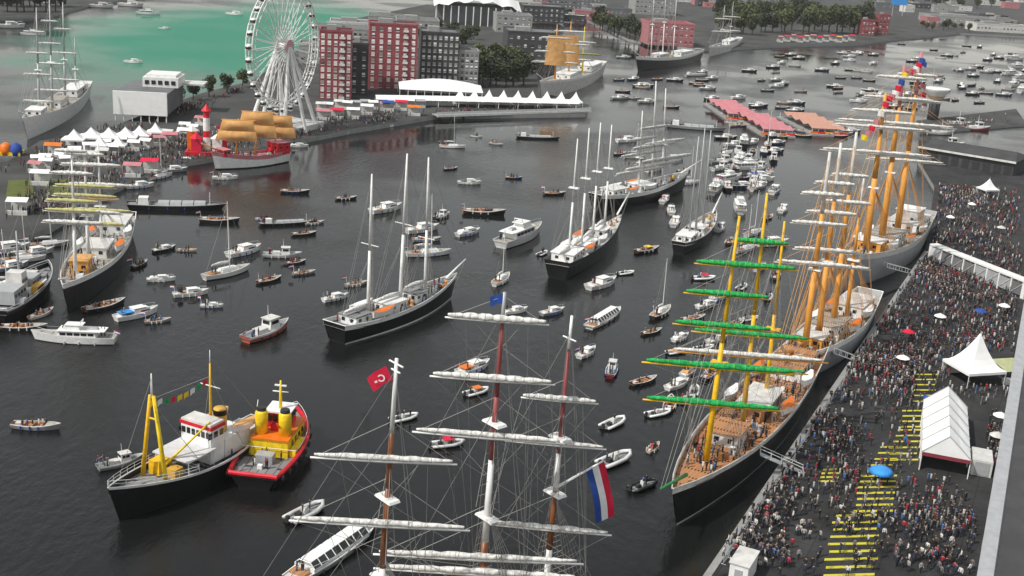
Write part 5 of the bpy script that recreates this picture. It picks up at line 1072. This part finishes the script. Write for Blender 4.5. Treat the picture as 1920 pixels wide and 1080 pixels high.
for row in [
    ('cruiser', 308, 470, 6.5, 50, K_, 'small dark-hulled cabin boat far left of the white sloop'),
    ('launch', 350, 471, 5, 10, W_, 'tiny white open boat left of the tall-masted sloop'),
    ('launch', 262, 498, 6.5, 75, K_, 'dark open boat just right of the left square rigger'),
    ('cruiser', 302, 527, 6.5, 20, W_, 'little white boat midway between square rigger and white sloop'),
    ('sailboat', 425, 516, 12, 52, W_, 'white sloop with a tall leaning mast left of the schooner'),
    ('cruiser', 458, 476, 11, 55, W_, 'white cabin cruiser directly behind the white sloop'),
    ('workboat', 529, 482, 8.5, 10, (.5, .5, .5), 'stubby white-cabined boat with dark hull behind the small launches'),
    ('launch', 555, 494, 5.5, 40, N_, 'small navy launch right of the stubby white-cabined boat'), ('launch', 570, 514, 6, 35, G_, 'small grey launch below the navy launch'),
    ('launch', 505, 528, 7, 50, K_, 'dark open launch midway between the sloop and the schooner'), ('launch', 411, 417, 11, 8, K_, 'long dark launch crossing behind the sloop mast'),
    ('launch', 495, 413, 5, 0, W_, 'tiny white boat right of the long dark launch'), ('barge', 538, 421, 14, 25, K_, 'short dark barge above the stubby white-cabined boat'),
    ('launch', 590, 420, 6, 40, G_, 'grey launch right of the short dark barge'), ('launch', 570, 441, 7, 30, K_, 'dark launch below the grey launch and right of the barge'),
    ('launch', 553, 362, 9, 10, K_, 'dark launch with standing people below the galleon'), ('launch', 649, 374, 7, 30, K_, 'lone dark boat in open water left of the schooner masts'),
    ('cruiser', 724, 396, 12, 48, W_, 'white cruiser behind the schooner between its first two masts'), ('barge', 330, 391, 24, 12, K_, 'long low dark barge right of the left square rigger'),
    ('cruiser', 422, 336, 8, 20, W_, 'small white boat close under the hull of the galleon'), ('cruiser', 792, 434, 11, 40, W_, 'white cruiser behind the rightmost mast of the schooner'),
    ('workboat', 828, 408, 7, 60, K_, 'small dark boat with upright poles right of the schooner masts'), ('launch', 800, 452, 8, 20, G_, 'grey launch behind the rightmost schooner mast'),
    ('sailboat', 803, 479, 11, 25, W_, 'white boat with a bare mast tight behind the schooner bow'), ('cruiser', 878, 440, 9, 48, W_, 'white motorboat left of the large motor yacht'),
    ('launch', 907, 402, 13, 5, K_, 'long dark launch full of people above the motor yacht'), ('cruiser', 880, 345, 8, 10, W_, 'white boat alone in the upper middle channel'),
    ('launch', 845, 318, 6, 40, K_, 'small dark boat above the lone white boat'), ('sailboat', 848, 277, 9, 10, W_, 'white sloop anchored below the pier bridge'),
    ('launch', 893, 257, 5, 0, W_, 'tiny white boat under the pier bridge'), ('launch', 930, 271, 6, -20, G_, 'tiny grey boat right of the anchored sloop'), ('cruiser', 725, 238, 6, 20, W_, 'tiny white boat under the left end of the pier'),
    ('launch', 963, 335, 6, 10, K_, 'small dark boat left of the four-masted schooner tops'), ('launch', 1040, 365, 8, 20, K_, 'dark boat beside the first mast of the four-master'), ('barge', 1008, 260, 16, 8, K_, 'dark barge moored right of the pier bridge'),
    ('motoryacht', 976, 450, 21, 62, W_, 'large white motor yacht in the middle of the channel'), ('sailboat', 940, 528, 9, 70, W_, 'slim white boat trailing below the large motor yacht'),
    ('rib', 1017, 477, 5.5, 60, W_, 'small white inflatable right of the large motor yacht'), ('cruiser', 1128, 537, 11, 48, W_, 'white cabin cruiser below the four-masted schooner'), ('rib', 1173, 514, 6, 30, W_, 'white inflatable right of that cabin cruiser'),
    ('launch', 1213, 472, 9, 40, K_, 'dark launch with a yellow awning left of the sailing barge'), ('cruiser', 1266, 420, 10, 75, W_, 'white cruiser moored left of the sailing barge'), ('cruiser', 1258, 398, 9, 85, W_, 'white cruiser moored behind another left of the sailing barge'),
    ('motoryacht', 1386, 392, 15, 84, W_, 'white yacht seen end-on right of the sailing barge'), ('cruiser', 1424, 331, 9, 10, W_, 'white cruiser right of the moored raft of boats'), ('cruiser', 1176, 266, 11, 30, W_, 'white cruiser beyond the tops of the four-master'),
    ('rib', 1319, 524, 7.5, 15, W_, 'white ring-shaped inflatable with a red deck left of the barque'), ('rib', 1391, 540, 6, 60, W_, 'white inflatable behind the upper yards of the barque'),
    ('cruiser', 967, 586, 6.5, 35, W_, 'small white boat above the top yard of the front ship'), ('cruiser', 1036, 588, 7, 40, G_, 'small grey boat above the front ship, left of its mizzen'), ('tour', 1133, 600, 15, 62, W_, 'white glass-roofed tour boat right of the front ship mizzen'),
    ('cruiser', 1100, 665, 7, 58, W_, 'white motorboat below the upper tour boat'), ('workboat', 1147, 697, 7, 80, RD, 'dark red boat with thin masts left of the barque yards'), ('launch', 1207, 718, 7, 40, K_, 'dark empty launch left of the barque yards'),
    ('rib', 1150, 797, 7.5, 50, W_, 'white inflatable ring boat right of the front ship mizzen'), ('rib', 1153, 866, 9, 45, W_, 'larger white inflatable just below the other ring boat'), ('rib', 1234, 778, 6.5, 30, W_, 'white inflatable under the left end of the lowest green sail'),
    ('launch', 1225, 842, 4.5, 60, W_, 'tiny white boat with a red cover left of the barque bow'), ('rib', 1206, 914, 7, 40, K_, 'black inflatable beside the bowsprit of the barque'), ('sailboat', 1239, 590, 9, 60, K_, 'dark sloop with a red flag left of the green yards'),
    ('launch', 1222, 625, 6, 40, K_, 'small dark boat below the dark sloop'), ('cruiser', 1276, 636, 6, 50, W_, 'white boat behind the middle green sail ends'), ('rib', 1268, 662, 6, 30, W_, 'white inflatable near the tip of a pale yard'),
    ('launch', 68, 803, 8, 2, G_, 'lone grey open boat at the left edge'), ('motoryacht', 141, 640, 14.5, 184, W_, 'sleek white motor yacht with raked bow on the left'), ('cruiser', 256, 594, 10, 48, W_, 'white cruiser with a blue stern awning on the left'),
    ('launch', 196, 578, 10, 52, K_, 'dark launch below the bow of the left square rigger'), ('launch', 296, 604, 5.5, 30, G_, 'small grey boat right of the blue-awninged cruiser'), ('cruiser', 358, 554, 8, 30, W_, 'white boat crowded with people below the white sloop'),
    ('cruiser', 397, 576, 5, 10, W_, 'tiny white cabin boat right of the crowded boat'), ('workboat', 500, 628, 11.5, 60, (.55, .14, .09), 'white and red pilot boat with a wheelhouse left of the schooner'), ('cruiser', 629, 562, 7, 45, W_, 'little white boat at the stern quarter of the schooner'),
    ('launch', 668, 535, 6, 40, G_, 'small grey boat hidden behind the schooner stern'), ('cruiser', 888, 695, 9, 50, W_, 'white boat with an orange cover behind the front ship main mast'), ('rib', 893, 738, 6.5, 40, W_, 'white inflatable just below the boat with the orange cover'),
    ('rib', 838, 836, 7, 20, W_, 'white inflatable with a red cover between the front ship masts'), ('workboat', 226, 872, 6.5, 40, G_, 'small boat with red flag behind the trawler bow'), ('rib', 573, 966, 8.5, 55, W_, 'white inflatable ring at the left tip of the foremast yard'),
    ('rib', 757, 787, 6.5, 35, W_, 'white inflatable ring just right of the foremast top'), ('tour', 628, 1040, 17, 62, G_, 'long glass-roofed tour boat under the foremast yard'), ('launch', 78, 592, 7, 70, W_, 'small white boat under the stern of the cropped grey vessel'),
    ('launch', 45, 618, 9, 12, K_, 'dark low boat at the left edge above the sleek yacht'), ('barge', 1303, 242, 24, -4, G_, 'long grey barge with pale cover in the upper middle right'), ('launch', 1615, 556, 8, 4, (.7, .2, .02), 'orange launch squeezed between ship hull and quay'),
    ('tour', 352, 250, 9, 10, W_, 'x'),
    ]:
    if row[-1] == 'x': continue
    cov = None; lab = row[-1]
    if 'blue stern' in lab: cov = skyblue
    elif 'orange cover' in lab: cov = orangep
    elif 'yellow awning' in lab: cov = lemon
    elif 'red cover' in lab or 'red deck' in lab: cov = redcloth
    ppl = {'long dark launch full of people above the motor yacht': 16, 'white boat crowded with people below the white sloop': 9}.get(lab)
    r_ = boat(*row, people=ppl, cover=cov)
    if 'red flag' in lab:
        MB().tube([(-5.2, 0, 1), (-5.6, 0, 5.2)], .05, 5).build('flagstaff', white, r_); o = link('flag', flag_mesh(1.9, 1.3, [redcloth, whitecloth, bluep], .1, 5), r_); o.location = (-5.55, 0, 5.1); o.rotation_euler = (0, 0, R(200))
# cropped grey vessel at the left edge
rt, L, S, fx = vessel('grey_patrol_vessel', 'dark vessel with cluttered grey deck cropped by the left edge', 'vessel', (88, 528), (-16, 612), 8.5, 2.8, black, steel, greydeck, bow_rise=.4, transom=.8, fine=2.8)
for i, (x, y, sx, sy, sz, m_) in enumerate([(-.2, 0, .22, 5, 2.6, steel), (.1, 0, .18, 5, 2.4, steel), (.28, 1, .1, 3, 1.6, offwhite), (-.05, 0, .1, 3.4, 4.6, offwhite), (.02, 3.2, .12, 1.6, 1.4, white), (.02, -3.2, .12, 1.6, 1.4, ochre)]):
    k = box_part('deckhouse', (L * x, y, 2.5 + sz / 2), (L * sx, sy, sz), m_, rt, top=(.92, .92))
    for j in range(4): MB().box((L * x - L * sx * .35 + j * L * sx * .23, y - sy / 2 * .97, 2.5 + sz * .62), (.7, .16, .6)).build('window', glass, k)
for i in range(14): MB().box((rng.uniform(-.3, .4) * L, rng.uniform(-3.5, 3.5), 3.0), (rng.uniform(.8, 2.4), rng.uniform(.8, 2), rng.uniform(.6, 1.6))).build('deck_gear', (dark, steel, white, ochre, offwhite)[i % 5], rt)
tube_part('mast', [(0, 0, 5), (0, 0, 15)], [.3, .12], steel, rt); rail_of(S, .06, .5, 4).build('guard_rail', white, rt); crew(fx, S, .9, 30, -L * .3, L * .4)
for i, (x, y) in enumerate([(20, 505), (44, 490), (66, 478), (92, 462), (262, 352), (300, 334), (325, 322), (8, 540)]): boat('sailboat' if i % 2 else 'cruiser', x, y, 9, rng.uniform(20, 60), (W_, G_)[i % 3 == 0], ('white sloop', 'white cabin boat')[(i + 1) % 2] + (' moored between the left bank and the square rigger' if x < 200 else ' moored at the bank behind the square rigger stern'), group='boats along the left bank')
# white boats moored along the left bank edge
for i, (x, y, L, h, lab) in enumerate([(14, 472, 11, 40, 'white boat at the left edge behind the grey vessel'), (345, 306, 9, 15, 'white boat moored at the bank left of the galleon'), (372, 300, 10, 15, 'white boat moored close to the galleon bow'), (290, 328, 8, 25, 'white boat moored at the bank behind the square rigger'), (560, 276, 7, 15, 'small white boat moored right of the galleon stern'), (640, 252, 6, 15, 'small white boat at the quay under the red stalls')]):
    boat('cruiser', x, y, L, h, W_, lab)
for i, (x, y, L) in enumerate([(98, 12, 16), (190, 14, 18), (245, 12, 20), (278, 27, 16), (440, 28, 14), (18, 52, 18), (62, 66, 13), (308, 55, 8), (250, 118, 10)]):
    boat('cruiser' if i % 3 else 'motoryacht', x, y, L, rng.uniform(-10, 30), W_, 'distant white boat on the wide water at top left', group='distant boats at top left', people=0)
# raft of moored boats behind the sailing barge
spots = [(1372 + 22 * (i % 5) + rng.uniform(-6, 6) - 6 * (i // 5), 270 + 17 * (i // 5) + rng.uniform(-4, 4)) for i in range(30)]
for i, (x, y) in enumerate(spots):
    k = ('cruiser', 'cruiser', 'sailboat', 'motoryacht', 'launch', 'workboat')[rng.randrange(6)]
    boat(k, x, y, {'cruiser': 10, 'sailboat': 10, 'motoryacht': 15, 'launch': 7, 'workboat': 10}[k], rng.choice([50, 75, 88, 20]) + rng.uniform(-8, 8), (cc := rng.choice([W_, W_, G_, K_, N_, K_])), '%s-hulled %s moored in the dense raft right of the sailing barge' % ({K_: 'black', G_: 'grey', W_: 'white', N_: 'navy'}[cc], {'launch': 'open launch', 'cruiser': 'cabin boat', 'workboat': 'workboat', 'sailboat': 'sloop', 'motoryacht': 'yacht'}[k]), group='moored raft of boats', people=3)
for i, (x, y) in enumerate([(1262, 300), (1282, 322), (1292, 345), (1258, 345), (1246, 378), (1162, 290), (1190, 296), (1228, 320), (1350, 430), (1368, 455), (1398, 470), (1452, 360), (1468, 395), (1440, 410), (1412, 440), (1448, 460)]):
    boat(('cruiser', 'launch', 'sailboat', 'cruiser')[i % 4], x, y, (9, 7, 9, 11)[i % 4], rng.uniform(20, 90), (W_, K_, W_, W_)[i % 4], ('white cabin boat', 'dark open launch', 'white sloop', 'larger white cabin boat')[i % 4] + (' tied up left of the sailing barge' if x < 1300 else ' tied up right of the sailing barge'), group='boats around the sailing barge', people=3)
# tenders crowding the water side of the barque
for i, (x, y) in enumerate([(1292, 700), (1302, 735), (1330, 705), (1270, 725), (1285, 752), (1256, 760), (1345, 640), (1320, 655), (1380, 610), (1350, 560), (1405, 600), (1300, 600), (1325, 575), (1440, 560), (1455, 520), (1425, 505)]):
    boat(('cruiser', 'rib', 'launch')[i % 3], x, y, (7, 6, 7)[i % 3], rng.uniform(30, 80), (W_, W_, K_)[i % 3], ('white cabin boat', 'white inflatable', 'dark open launch')[i % 3] + (' among the green yard ends of the barque' if y < 660 else ' on the water side of the barque hull'), group='boats beside the barque', people=4)
# speckled fleet on the pale far water
for i in range(170):
    if i < 95: x, y = rng.uniform(1160, 1600), rng.uniform(96, 262)
    else: x, y = rng.uniform(1560, 1925), rng.uniform(82, 212)
    if 1195 < x < 1400 and y < 135: continue
    if 1100 < x < 1350 and y > 205: continue
    k = ('launch', 'cruiser', 'launch', 'barge', 'sailboat', 'launch')[rng.randrange(6)] if i % 9 == 0 else ('launch', 'cruiser')[i % 2]
    boat(k, x, y, {'launch': 7.5, 'cruiser': 9, 'barge': 18, 'sailboat': 9}[k], rng.uniform(-15, 50), (cc := rng.choice([K_, K_, G_, W_, N_])), 'tiny %s %s in the scattered fleet on the pale far water' % ({K_: 'black', G_: 'grey', W_: 'white', N_: 'navy'}[cc], {'launch': 'open launch', 'cruiser': 'cabin boat', 'barge': 'barge', 'sailboat': 'sloop'}[k]), group='scattered far fleet', people=1)
for i, (x, y) in enumerate([(1902, 112), (1908, 128), (1896, 140), (1912, 148), (1900, 162), (1915, 172)]): boat('motoryacht', x, y, 17, 20 + 8 * i, W_, 'white yacht in the stack at the upper right edge', group='yachts at the upper right edge', people=0)
for i, (x, y, c) in enumerate([(1795, 236, (.6, .25, .03)), (1762, 252, (.6, .6, .58)), (1830, 244, (.35, .05, .06)), (1780, 275, (.5, .2, .1))]): boat('workboat', x, y, 13, 12, c, ('orange and yellow workboat right of the bowl-topped tower', 'white workboat under the bowl-topped tower', 'dark red workboat at the right of the jetty', 'brown workboat between the jetty and dark shed')[i])
# floating terraces with faded red awnings
def terrace(x0, x1, y, label, m_):
    a, b_ = G(x0, y), G(x1, y + 3); dv = b_ - a; ln = dv.length; t = thing('floating_terrace', label, 'pontoon', a, math.atan2(dv.y, dv.x))
    box_part('pontoon', (ln / 2, 22, .3), (ln, 46, 1.0), concrete, t)
    for i in range(4): MB().add([(ln * .03, 1 + i * 10.6, 3.0), (ln * .97, 1 + i * 10.6, 3.0), (ln * .97, 6 + i * 10.6, 4.2), (ln * .03, 6 + i * 10.6, 4.2), (ln * .97, 11 + i * 10.6, 3.0), (ln * .03, 11 + i * 10.6, 3.0)], [(0, 1, 2, 3), (3, 2, 4, 5)]).build('awning', m_, t)
    for i in range(6):
        for yy in (1.5, 43): MB().tube([(ln * (.06 + i * .176), yy, .8), (ln * (.06 + i * .176), yy, 3.0)], .12, 5).build('post', white, t)
    for i in range(5): MB().box((ln * (.1 + .2 * i), .6, 1.2), (3, .8, .8)).build('planter', (orangep, redp, buff)[i % 3], t)
terrace(1362, 1420, 226, 'faded red awning on a pontoon in the pale far water', pinkroof)
terrace(1428, 1490, 256, 'wide faded red pontoon awning left of the flagged ship', pinkroof)
terrace(1520, 1588, 254, 'faded red and tan pontoon awning behind the long yards', mk('faded_tan_awning', (.5, .27, .2), .8))


# ------------------------------------------------------------------ people
def person_mesh(seed, pose, detail):
    g = random.Random(seed); V = []; Ed = []; Rd = []
    def add(p, r, parent=None):
        V.append(p); Rd.append(r)
        if parent is not None: Ed.append((parent, len(V) - 1))
        return len(V) - 1
    pel = add((0, 0, .95), .15); wst = add((0, 0, 1.12), .135, pel); ch = add((0, 0.01, 1.35), .165, wst); nk = add((0, .01, 1.5), .06, ch); hd = add((0, .03, 1.6), .095, nk); ht = add((0, .02, 1.72), .085, hd)
    for sg in (-1, 1):
        st = (.16 if pose == 1 else .03) * sg
        h = add((sg * .1, 0, .88), .1, pel); kn = add((sg * .11, st * .9 + .03, .5), .07, h); an = add((sg * .11, st * 1.2 - .02, .1), .05, kn); add((sg * .12, st * 1.2 + .12, .04), .045, an)
        sh = add((sg * .2, 0, 1.42), .075, ch)
        if pose == 2 and sg > 0: el = add((sg * .3, .2, 1.3), .055, sh); wr = add((sg * .22, .34, 1.52), .042, el); add((sg * .2, .38, 1.6), .045, wr)
        else: el = add((sg * .27, -.03 - st * .5, 1.14), .055, sh); wr = add((sg * .27, .1 - st * .8, .92), .04, el); add((sg * .26, .13 - st * .8, .83), .045, wr)
    me = bpy.data.meshes.new('person'); me.from_pydata(V, Ed, []); o = bpy.data.objects.new('person_source', me); col.objects.link(o)
    md = o.modifiers.new('skin', 'SKIN'); md.use_smooth_shade = True
    for i, sv in enumerate(me.skin_vertices[0].data): sv.radius = (Rd[i], Rd[i] * (.8 if i < 3 else 1)); sv.use_root = (i == 0)
    if detail: sb = o.modifiers.new('sub', 'SUBSURF'); sb.levels = 1; sb.render_levels = 1
    dg = bpy.context.evaluated_depsgraph_get(); out = bpy.data.meshes.new_from_object(o.evaluated_get(dg)); bpy.data.objects.remove(o); bpy.data.meshes.remove(me)
    out.materials.clear()
    for m_ in (top_m, trouser, skin, hair, dark): out.materials.append(m_)
    for p in out.polygons:
        c = p.center; z = c.z
        if z > 1.66 or (z > 1.54 and c.y < .0 and abs(c.x) < .13): k = 3
        elif z > 1.49 and abs(c.x) < .13: k = 2
        elif z < .09: k = 4
        elif abs(c.x) > .19 and z < .9: k = 2
        elif z < .96 and abs(c.x) < .2: k = 1
        else: k = 0
        p.material_index = k
    return out
PM = [person_mesh(i, i % 3, True) for i in range(3)]
# crowd on the quay: random in clumps, kept off tents and sheds
def inside(pt, poly):
    x, y = pt; r = False; j = len(poly) - 1
    for i in range(len(poly)):
        xi, yi = poly[i]; xj, yj = poly[j]
        if (yi > y) != (yj > y) and x < (xj - xi) * (y - yi) / (yj - yi) + xi: r = not r
        j = i
    return r
def area(px, n, keep_off=(), z=QZ, clump=.5):
    ps = [G(x, y, z) for x, y in px]; poly = [(p.x, p.y) for p in ps]; offs = [[(G(x, y, z).x, G(x, y, z).y) for x, y in k] for k in keep_off]
    x0, x1 = min(p[0] for p in poly), max(p[0] for p in poly); y0, y1 = min(p[1] for p in poly), max(p[1] for p in poly); out = []; t = 0; cen = []
    while len(out) < n and t < n * 90:
        t += 1
        if cen and rng.random() < clump: c = cen[rng.randrange(len(cen))]; q = (c[0] + rng.gauss(0, 2.6), c[1] + rng.gauss(0, 3.2))
        else: q = (rng.uniform(x0, x1), rng.uniform(y0, y1))
        if not inside(q, poly) or any(inside(q, k) for k in offs): continue
        if any((q[0] - a) ** 2 + (q[1] - b_) ** 2 < .3 for a, b_ in out[-60:]): continue
        if rng.random() > .42 + .62 * (.5 + .5 * math.sin(q[0] * .31 + 2.2 * math.sin(q[1] * .17)) * math.sin(q[1] * .23 + 1.7 * math.sin(q[0] * .19))): continue
        out.append(q)
        if rng.random() < .12: cen.append(q); cen[:] = cen[-40:]
    return [(x, y, z, rng.uniform(0, 6.3)) for x, y in out]
HATCH = [[(1545, 1085), (1560, 1005), (1650, 1005), (1640, 1085)], [(1600, 965), (1605, 905), (1690, 905), (1680, 965)], [(1690, 850), (1700, 800), (1740, 800), (1730, 850)], [(1710, 765), (1715, 700), (1765, 700), (1760, 765)]]
TENTS = [[(1715, 900), (1740, 745), (1835, 745), (1845, 900)], [(1775, 725), (1790, 660), (1915, 660), (1910, 735)]]
PEOPLE += area([(1335, 1085), (1345, 1050), (1520, 800), (1560, 795), (1640, 960), (1530, 1085)], 330, HATCH)
PEOPLE += area([(1560, 1085), (1600, 960), (1660, 900), (1800, 905), (1830, 1000), (1820, 1085)], 300, HATCH)
PEOPLE += area([(1520, 800), (1640, 620), (1780, 630), (1740, 760), (1700, 900), (1600, 940)], 900, TENTS + HATCH[2:])
PEOPLE += area([(1640, 620), (1740, 475), (1905, 555), (1905, 640), (1780, 650)], 1250, TENTS)
PEOPLE += area([(1745, 465), (1760, 350), (1910, 360), (1915, 540)], 1500)
PEOPLE += area([(1845, 960), (1850, 760), (1890, 740), (1880, 900)], 60, TENTS)
PEOPLE += area([(110, 415), (215, 348), (405, 292), (660, 241), (820, 212), (700, 205), (420, 240), (200, 285), (60, 330), (0, 420)], 1700)
PEOPLE += area([(0, 330), (200, 262), (400, 200), (460, 165), (300, 210), (100, 265), (0, 315)], 400)
PEOPLE += area([(1740, 760), (1790, 640), (1900, 640), (1895, 760)], 160, TENTS)
for hp, k_ in zip(HATCH, (16, 16, 14, 22)): PEOPLE += area(hp, k_)
PEOPLE += area([(1730, 232), (1900, 212), (1915, 228), (1735, 244)], 70, z=1.2)
PEOPLE += area([(820, 215), (1090, 211), (1090, 205), (820, 208)], 90)
cols = [((.02, .021, .024), 'person in black clothes in the quayside crowd'), ((.035, .045, .08), 'person in a navy jacket in the quayside crowd'), ((.62, .62, .6), 'person in a white top in the quayside crowd'), ((.14, .14, .15), 'person in a grey top in the quayside crowd'),
        ((.38, .02, .05), 'person in a red top in the quayside crowd'), ((.3, .3, .3), 'person in a light grey shirt in the quayside crowd'), ((.09, .07, .05), 'person in a brown jacket in the quayside crowd'), ((.05, .16, .4), 'person in a blue top in the quayside crowd')]
wts = [38, 14, 14, 12, 7, 6, 5, 4]
quay_poly = [(G(x, y, QZ).x, G(x, y, QZ).y) for x, y in QUAY]
def dist(p): return (p[0]) ** 2 + (p[1]) ** 2
onquay = sorted([p for p in PEOPLE if abs(p[2] - QZ) < .01 and inside((p[0], p[1]), quay_poly)], key=dist)
near = onquay[:300]; nearset = set(near); rest = [p for p in PEOPLE if p not in nearset]
for i, (x, y, z, a) in enumerate(near):
    c, lab = rng.choices(cols, wts)[0]
    o = link('person', PM[rng.choices((0, 1, 2), (5, 3, 2))[0]], None, c); o.location = (x, y, z); o.rotation_euler = (0, 0, a); s_ = rng.uniform(.93, 1.08); o.scale = (s_ * rng.uniform(1, 1.15), s_ * rng.uniform(1, 1.15), s_); 
    px, py, _ = P((x, y, z)); wh_ = 'by the crowd barriers at the quay edge' if px < 1345 + (1085 - py) * .69 + 75 else ('near the blue parasol' if abs(px - 1648) < 60 and abs(py - 900) < 50 else ('right of the yellow hatching' if px > 1700 or (py > 960 and px > 1640) else ('left of the yellow hatching' if py > 900 else 'in the thick crowd left of the marquee')))
    tag(o, lab.replace('in the quayside crowd', wh_), 'person', 'people on the near quay')
# everybody further off, too many to count, as one body of figures
ring = [(.05, .00, .13, .10), (.14, .45, .11, .10), (.17, .9, .17, .13), (.15, 1.1, .16, .12), (.22, 1.38, .22, .13), (.07, 1.48, .07, .07), (.1, 1.58, .09, .1), (.09, 1.7, .08, .09), (.02, 1.76, .03, .03)]
cv, cf, ct = [], [], []
NS_ = 6
for (x, y, z, a) in rest:
    c = rng.choices(cols, wts)[0][0]; base = len(cv); ca, sa = math.cos(a), math.sin(a); s_ = rng.uniform(.92, 1.08)
    leg = (.03, .034, .045) if rng.random() < .75 else (.22, .2, .17)
    for ri, (_, zz, rx, ry) in enumerate(ring):
        t3 = leg if ri < 2 else (c if ri < 5 else ((.32, .2, .14) if ri < 6 else (.04, .03, .02)))
        for j in range(NS_):
            t = 2 * math.pi * j / NS_; px, py = rx * math.cos(t), ry * math.sin(t); cv.append((x + px * ca - py * sa, y + px * sa + py * ca, z + zz * s_)); ct.append(t3)
    for ri in range(len(ring) - 1):
        for j in range(NS_): cf.append((base + ri * NS_ + j, base + ri * NS_ + (j + 1) % NS_, base + (ri + 1) * NS_ + (j + 1) % NS_, base + (ri + 1) * NS_ + j))
me = bpy.data.meshes.new('crowd'); me.from_pydata(cv, [], cf); me.materials.append(crowd_m)
at = me.attributes.new('tint', 'FLOAT_COLOR', 'POINT'); at.data.foreach_set('color', [q for c in ct for q in (*c, 1.0)]); me.update()
tag(link('crowd', me), 'dense crowd of visitors on the quays, banks and decks', 'crowd', kind='stuff')

# gangways from the moored ships to the quay, each a thing of its own
for i, (p0, p1, lab) in enumerate([((1425, 850), (1505, 886), 'white gangway from the barque down to the quay'), ((1560, 660), (1602, 676), 'narrow gangway from the buff-masted ship to the quay'), ((1660, 500), (1705, 512), 'gangway at the stern of the flagged ship')]):
    a, b_ = G(*p0, 4.0), G(*p1, QZ + .1); dv = b_ - a; v = Vector((dv.x, dv.y, 0)); ln = v.length; t = thing('gangway', lab, 'gangway', (b_.x, b_.y, QZ), math.atan2(-dv.y, -dv.x)); hz = 4.0 - QZ
    MB().add([(0, -.6, .12), (ln, -.6, hz), (ln, .6, hz), (0, .6, .12), (0, -.6, .0), (ln, -.6, hz - .15), (ln, .6, hz - .15), (0, .6, .0)], [(0, 1, 2, 3), (7, 6, 5, 4), (0, 4, 5, 1), (2, 6, 7, 3)]).build('walkway', steel, t)
    for sg in (-.6, .6):
        MB().tube([(0, sg, 1.1), (ln, sg, hz + 1.0)], .05, 5).build('handrail', white, t)
        for j in range(5): MB().tube([(ln * j / 4, sg, .1 + (hz - .1) * j / 4), (ln * j / 4, sg, 1.1 + (hz - .1) * j / 4)], .04, 4).build('stanchion', white, t)

# ------------------------------------------------------------------ thin summer haze over the harbour
hm = bpy.data.materials.new('haze_air'); hm.use_nodes = True; hm.node_tree.nodes.remove(hm.node_tree.nodes['Principled BSDF'])
pv = hm.node_tree.nodes.new('ShaderNodeVolumePrincipled'); pv.inputs['Color'].default_value = (0.92, 0.94, 0.96, 1); pv.inputs['Density'].default_value = 0.00005; pv.inputs['Anisotropy'].default_value = 0.2
hm.node_tree.links.new(pv.outputs[0], hm.node_tree.nodes['Material Output'].inputs['Volume'])
tag(MB().box((0, 8000, 43), (18400, 17600, 92)).build('haze', hm), 'thin pale summer haze over the whole harbour', 'haze', kind='stuff')
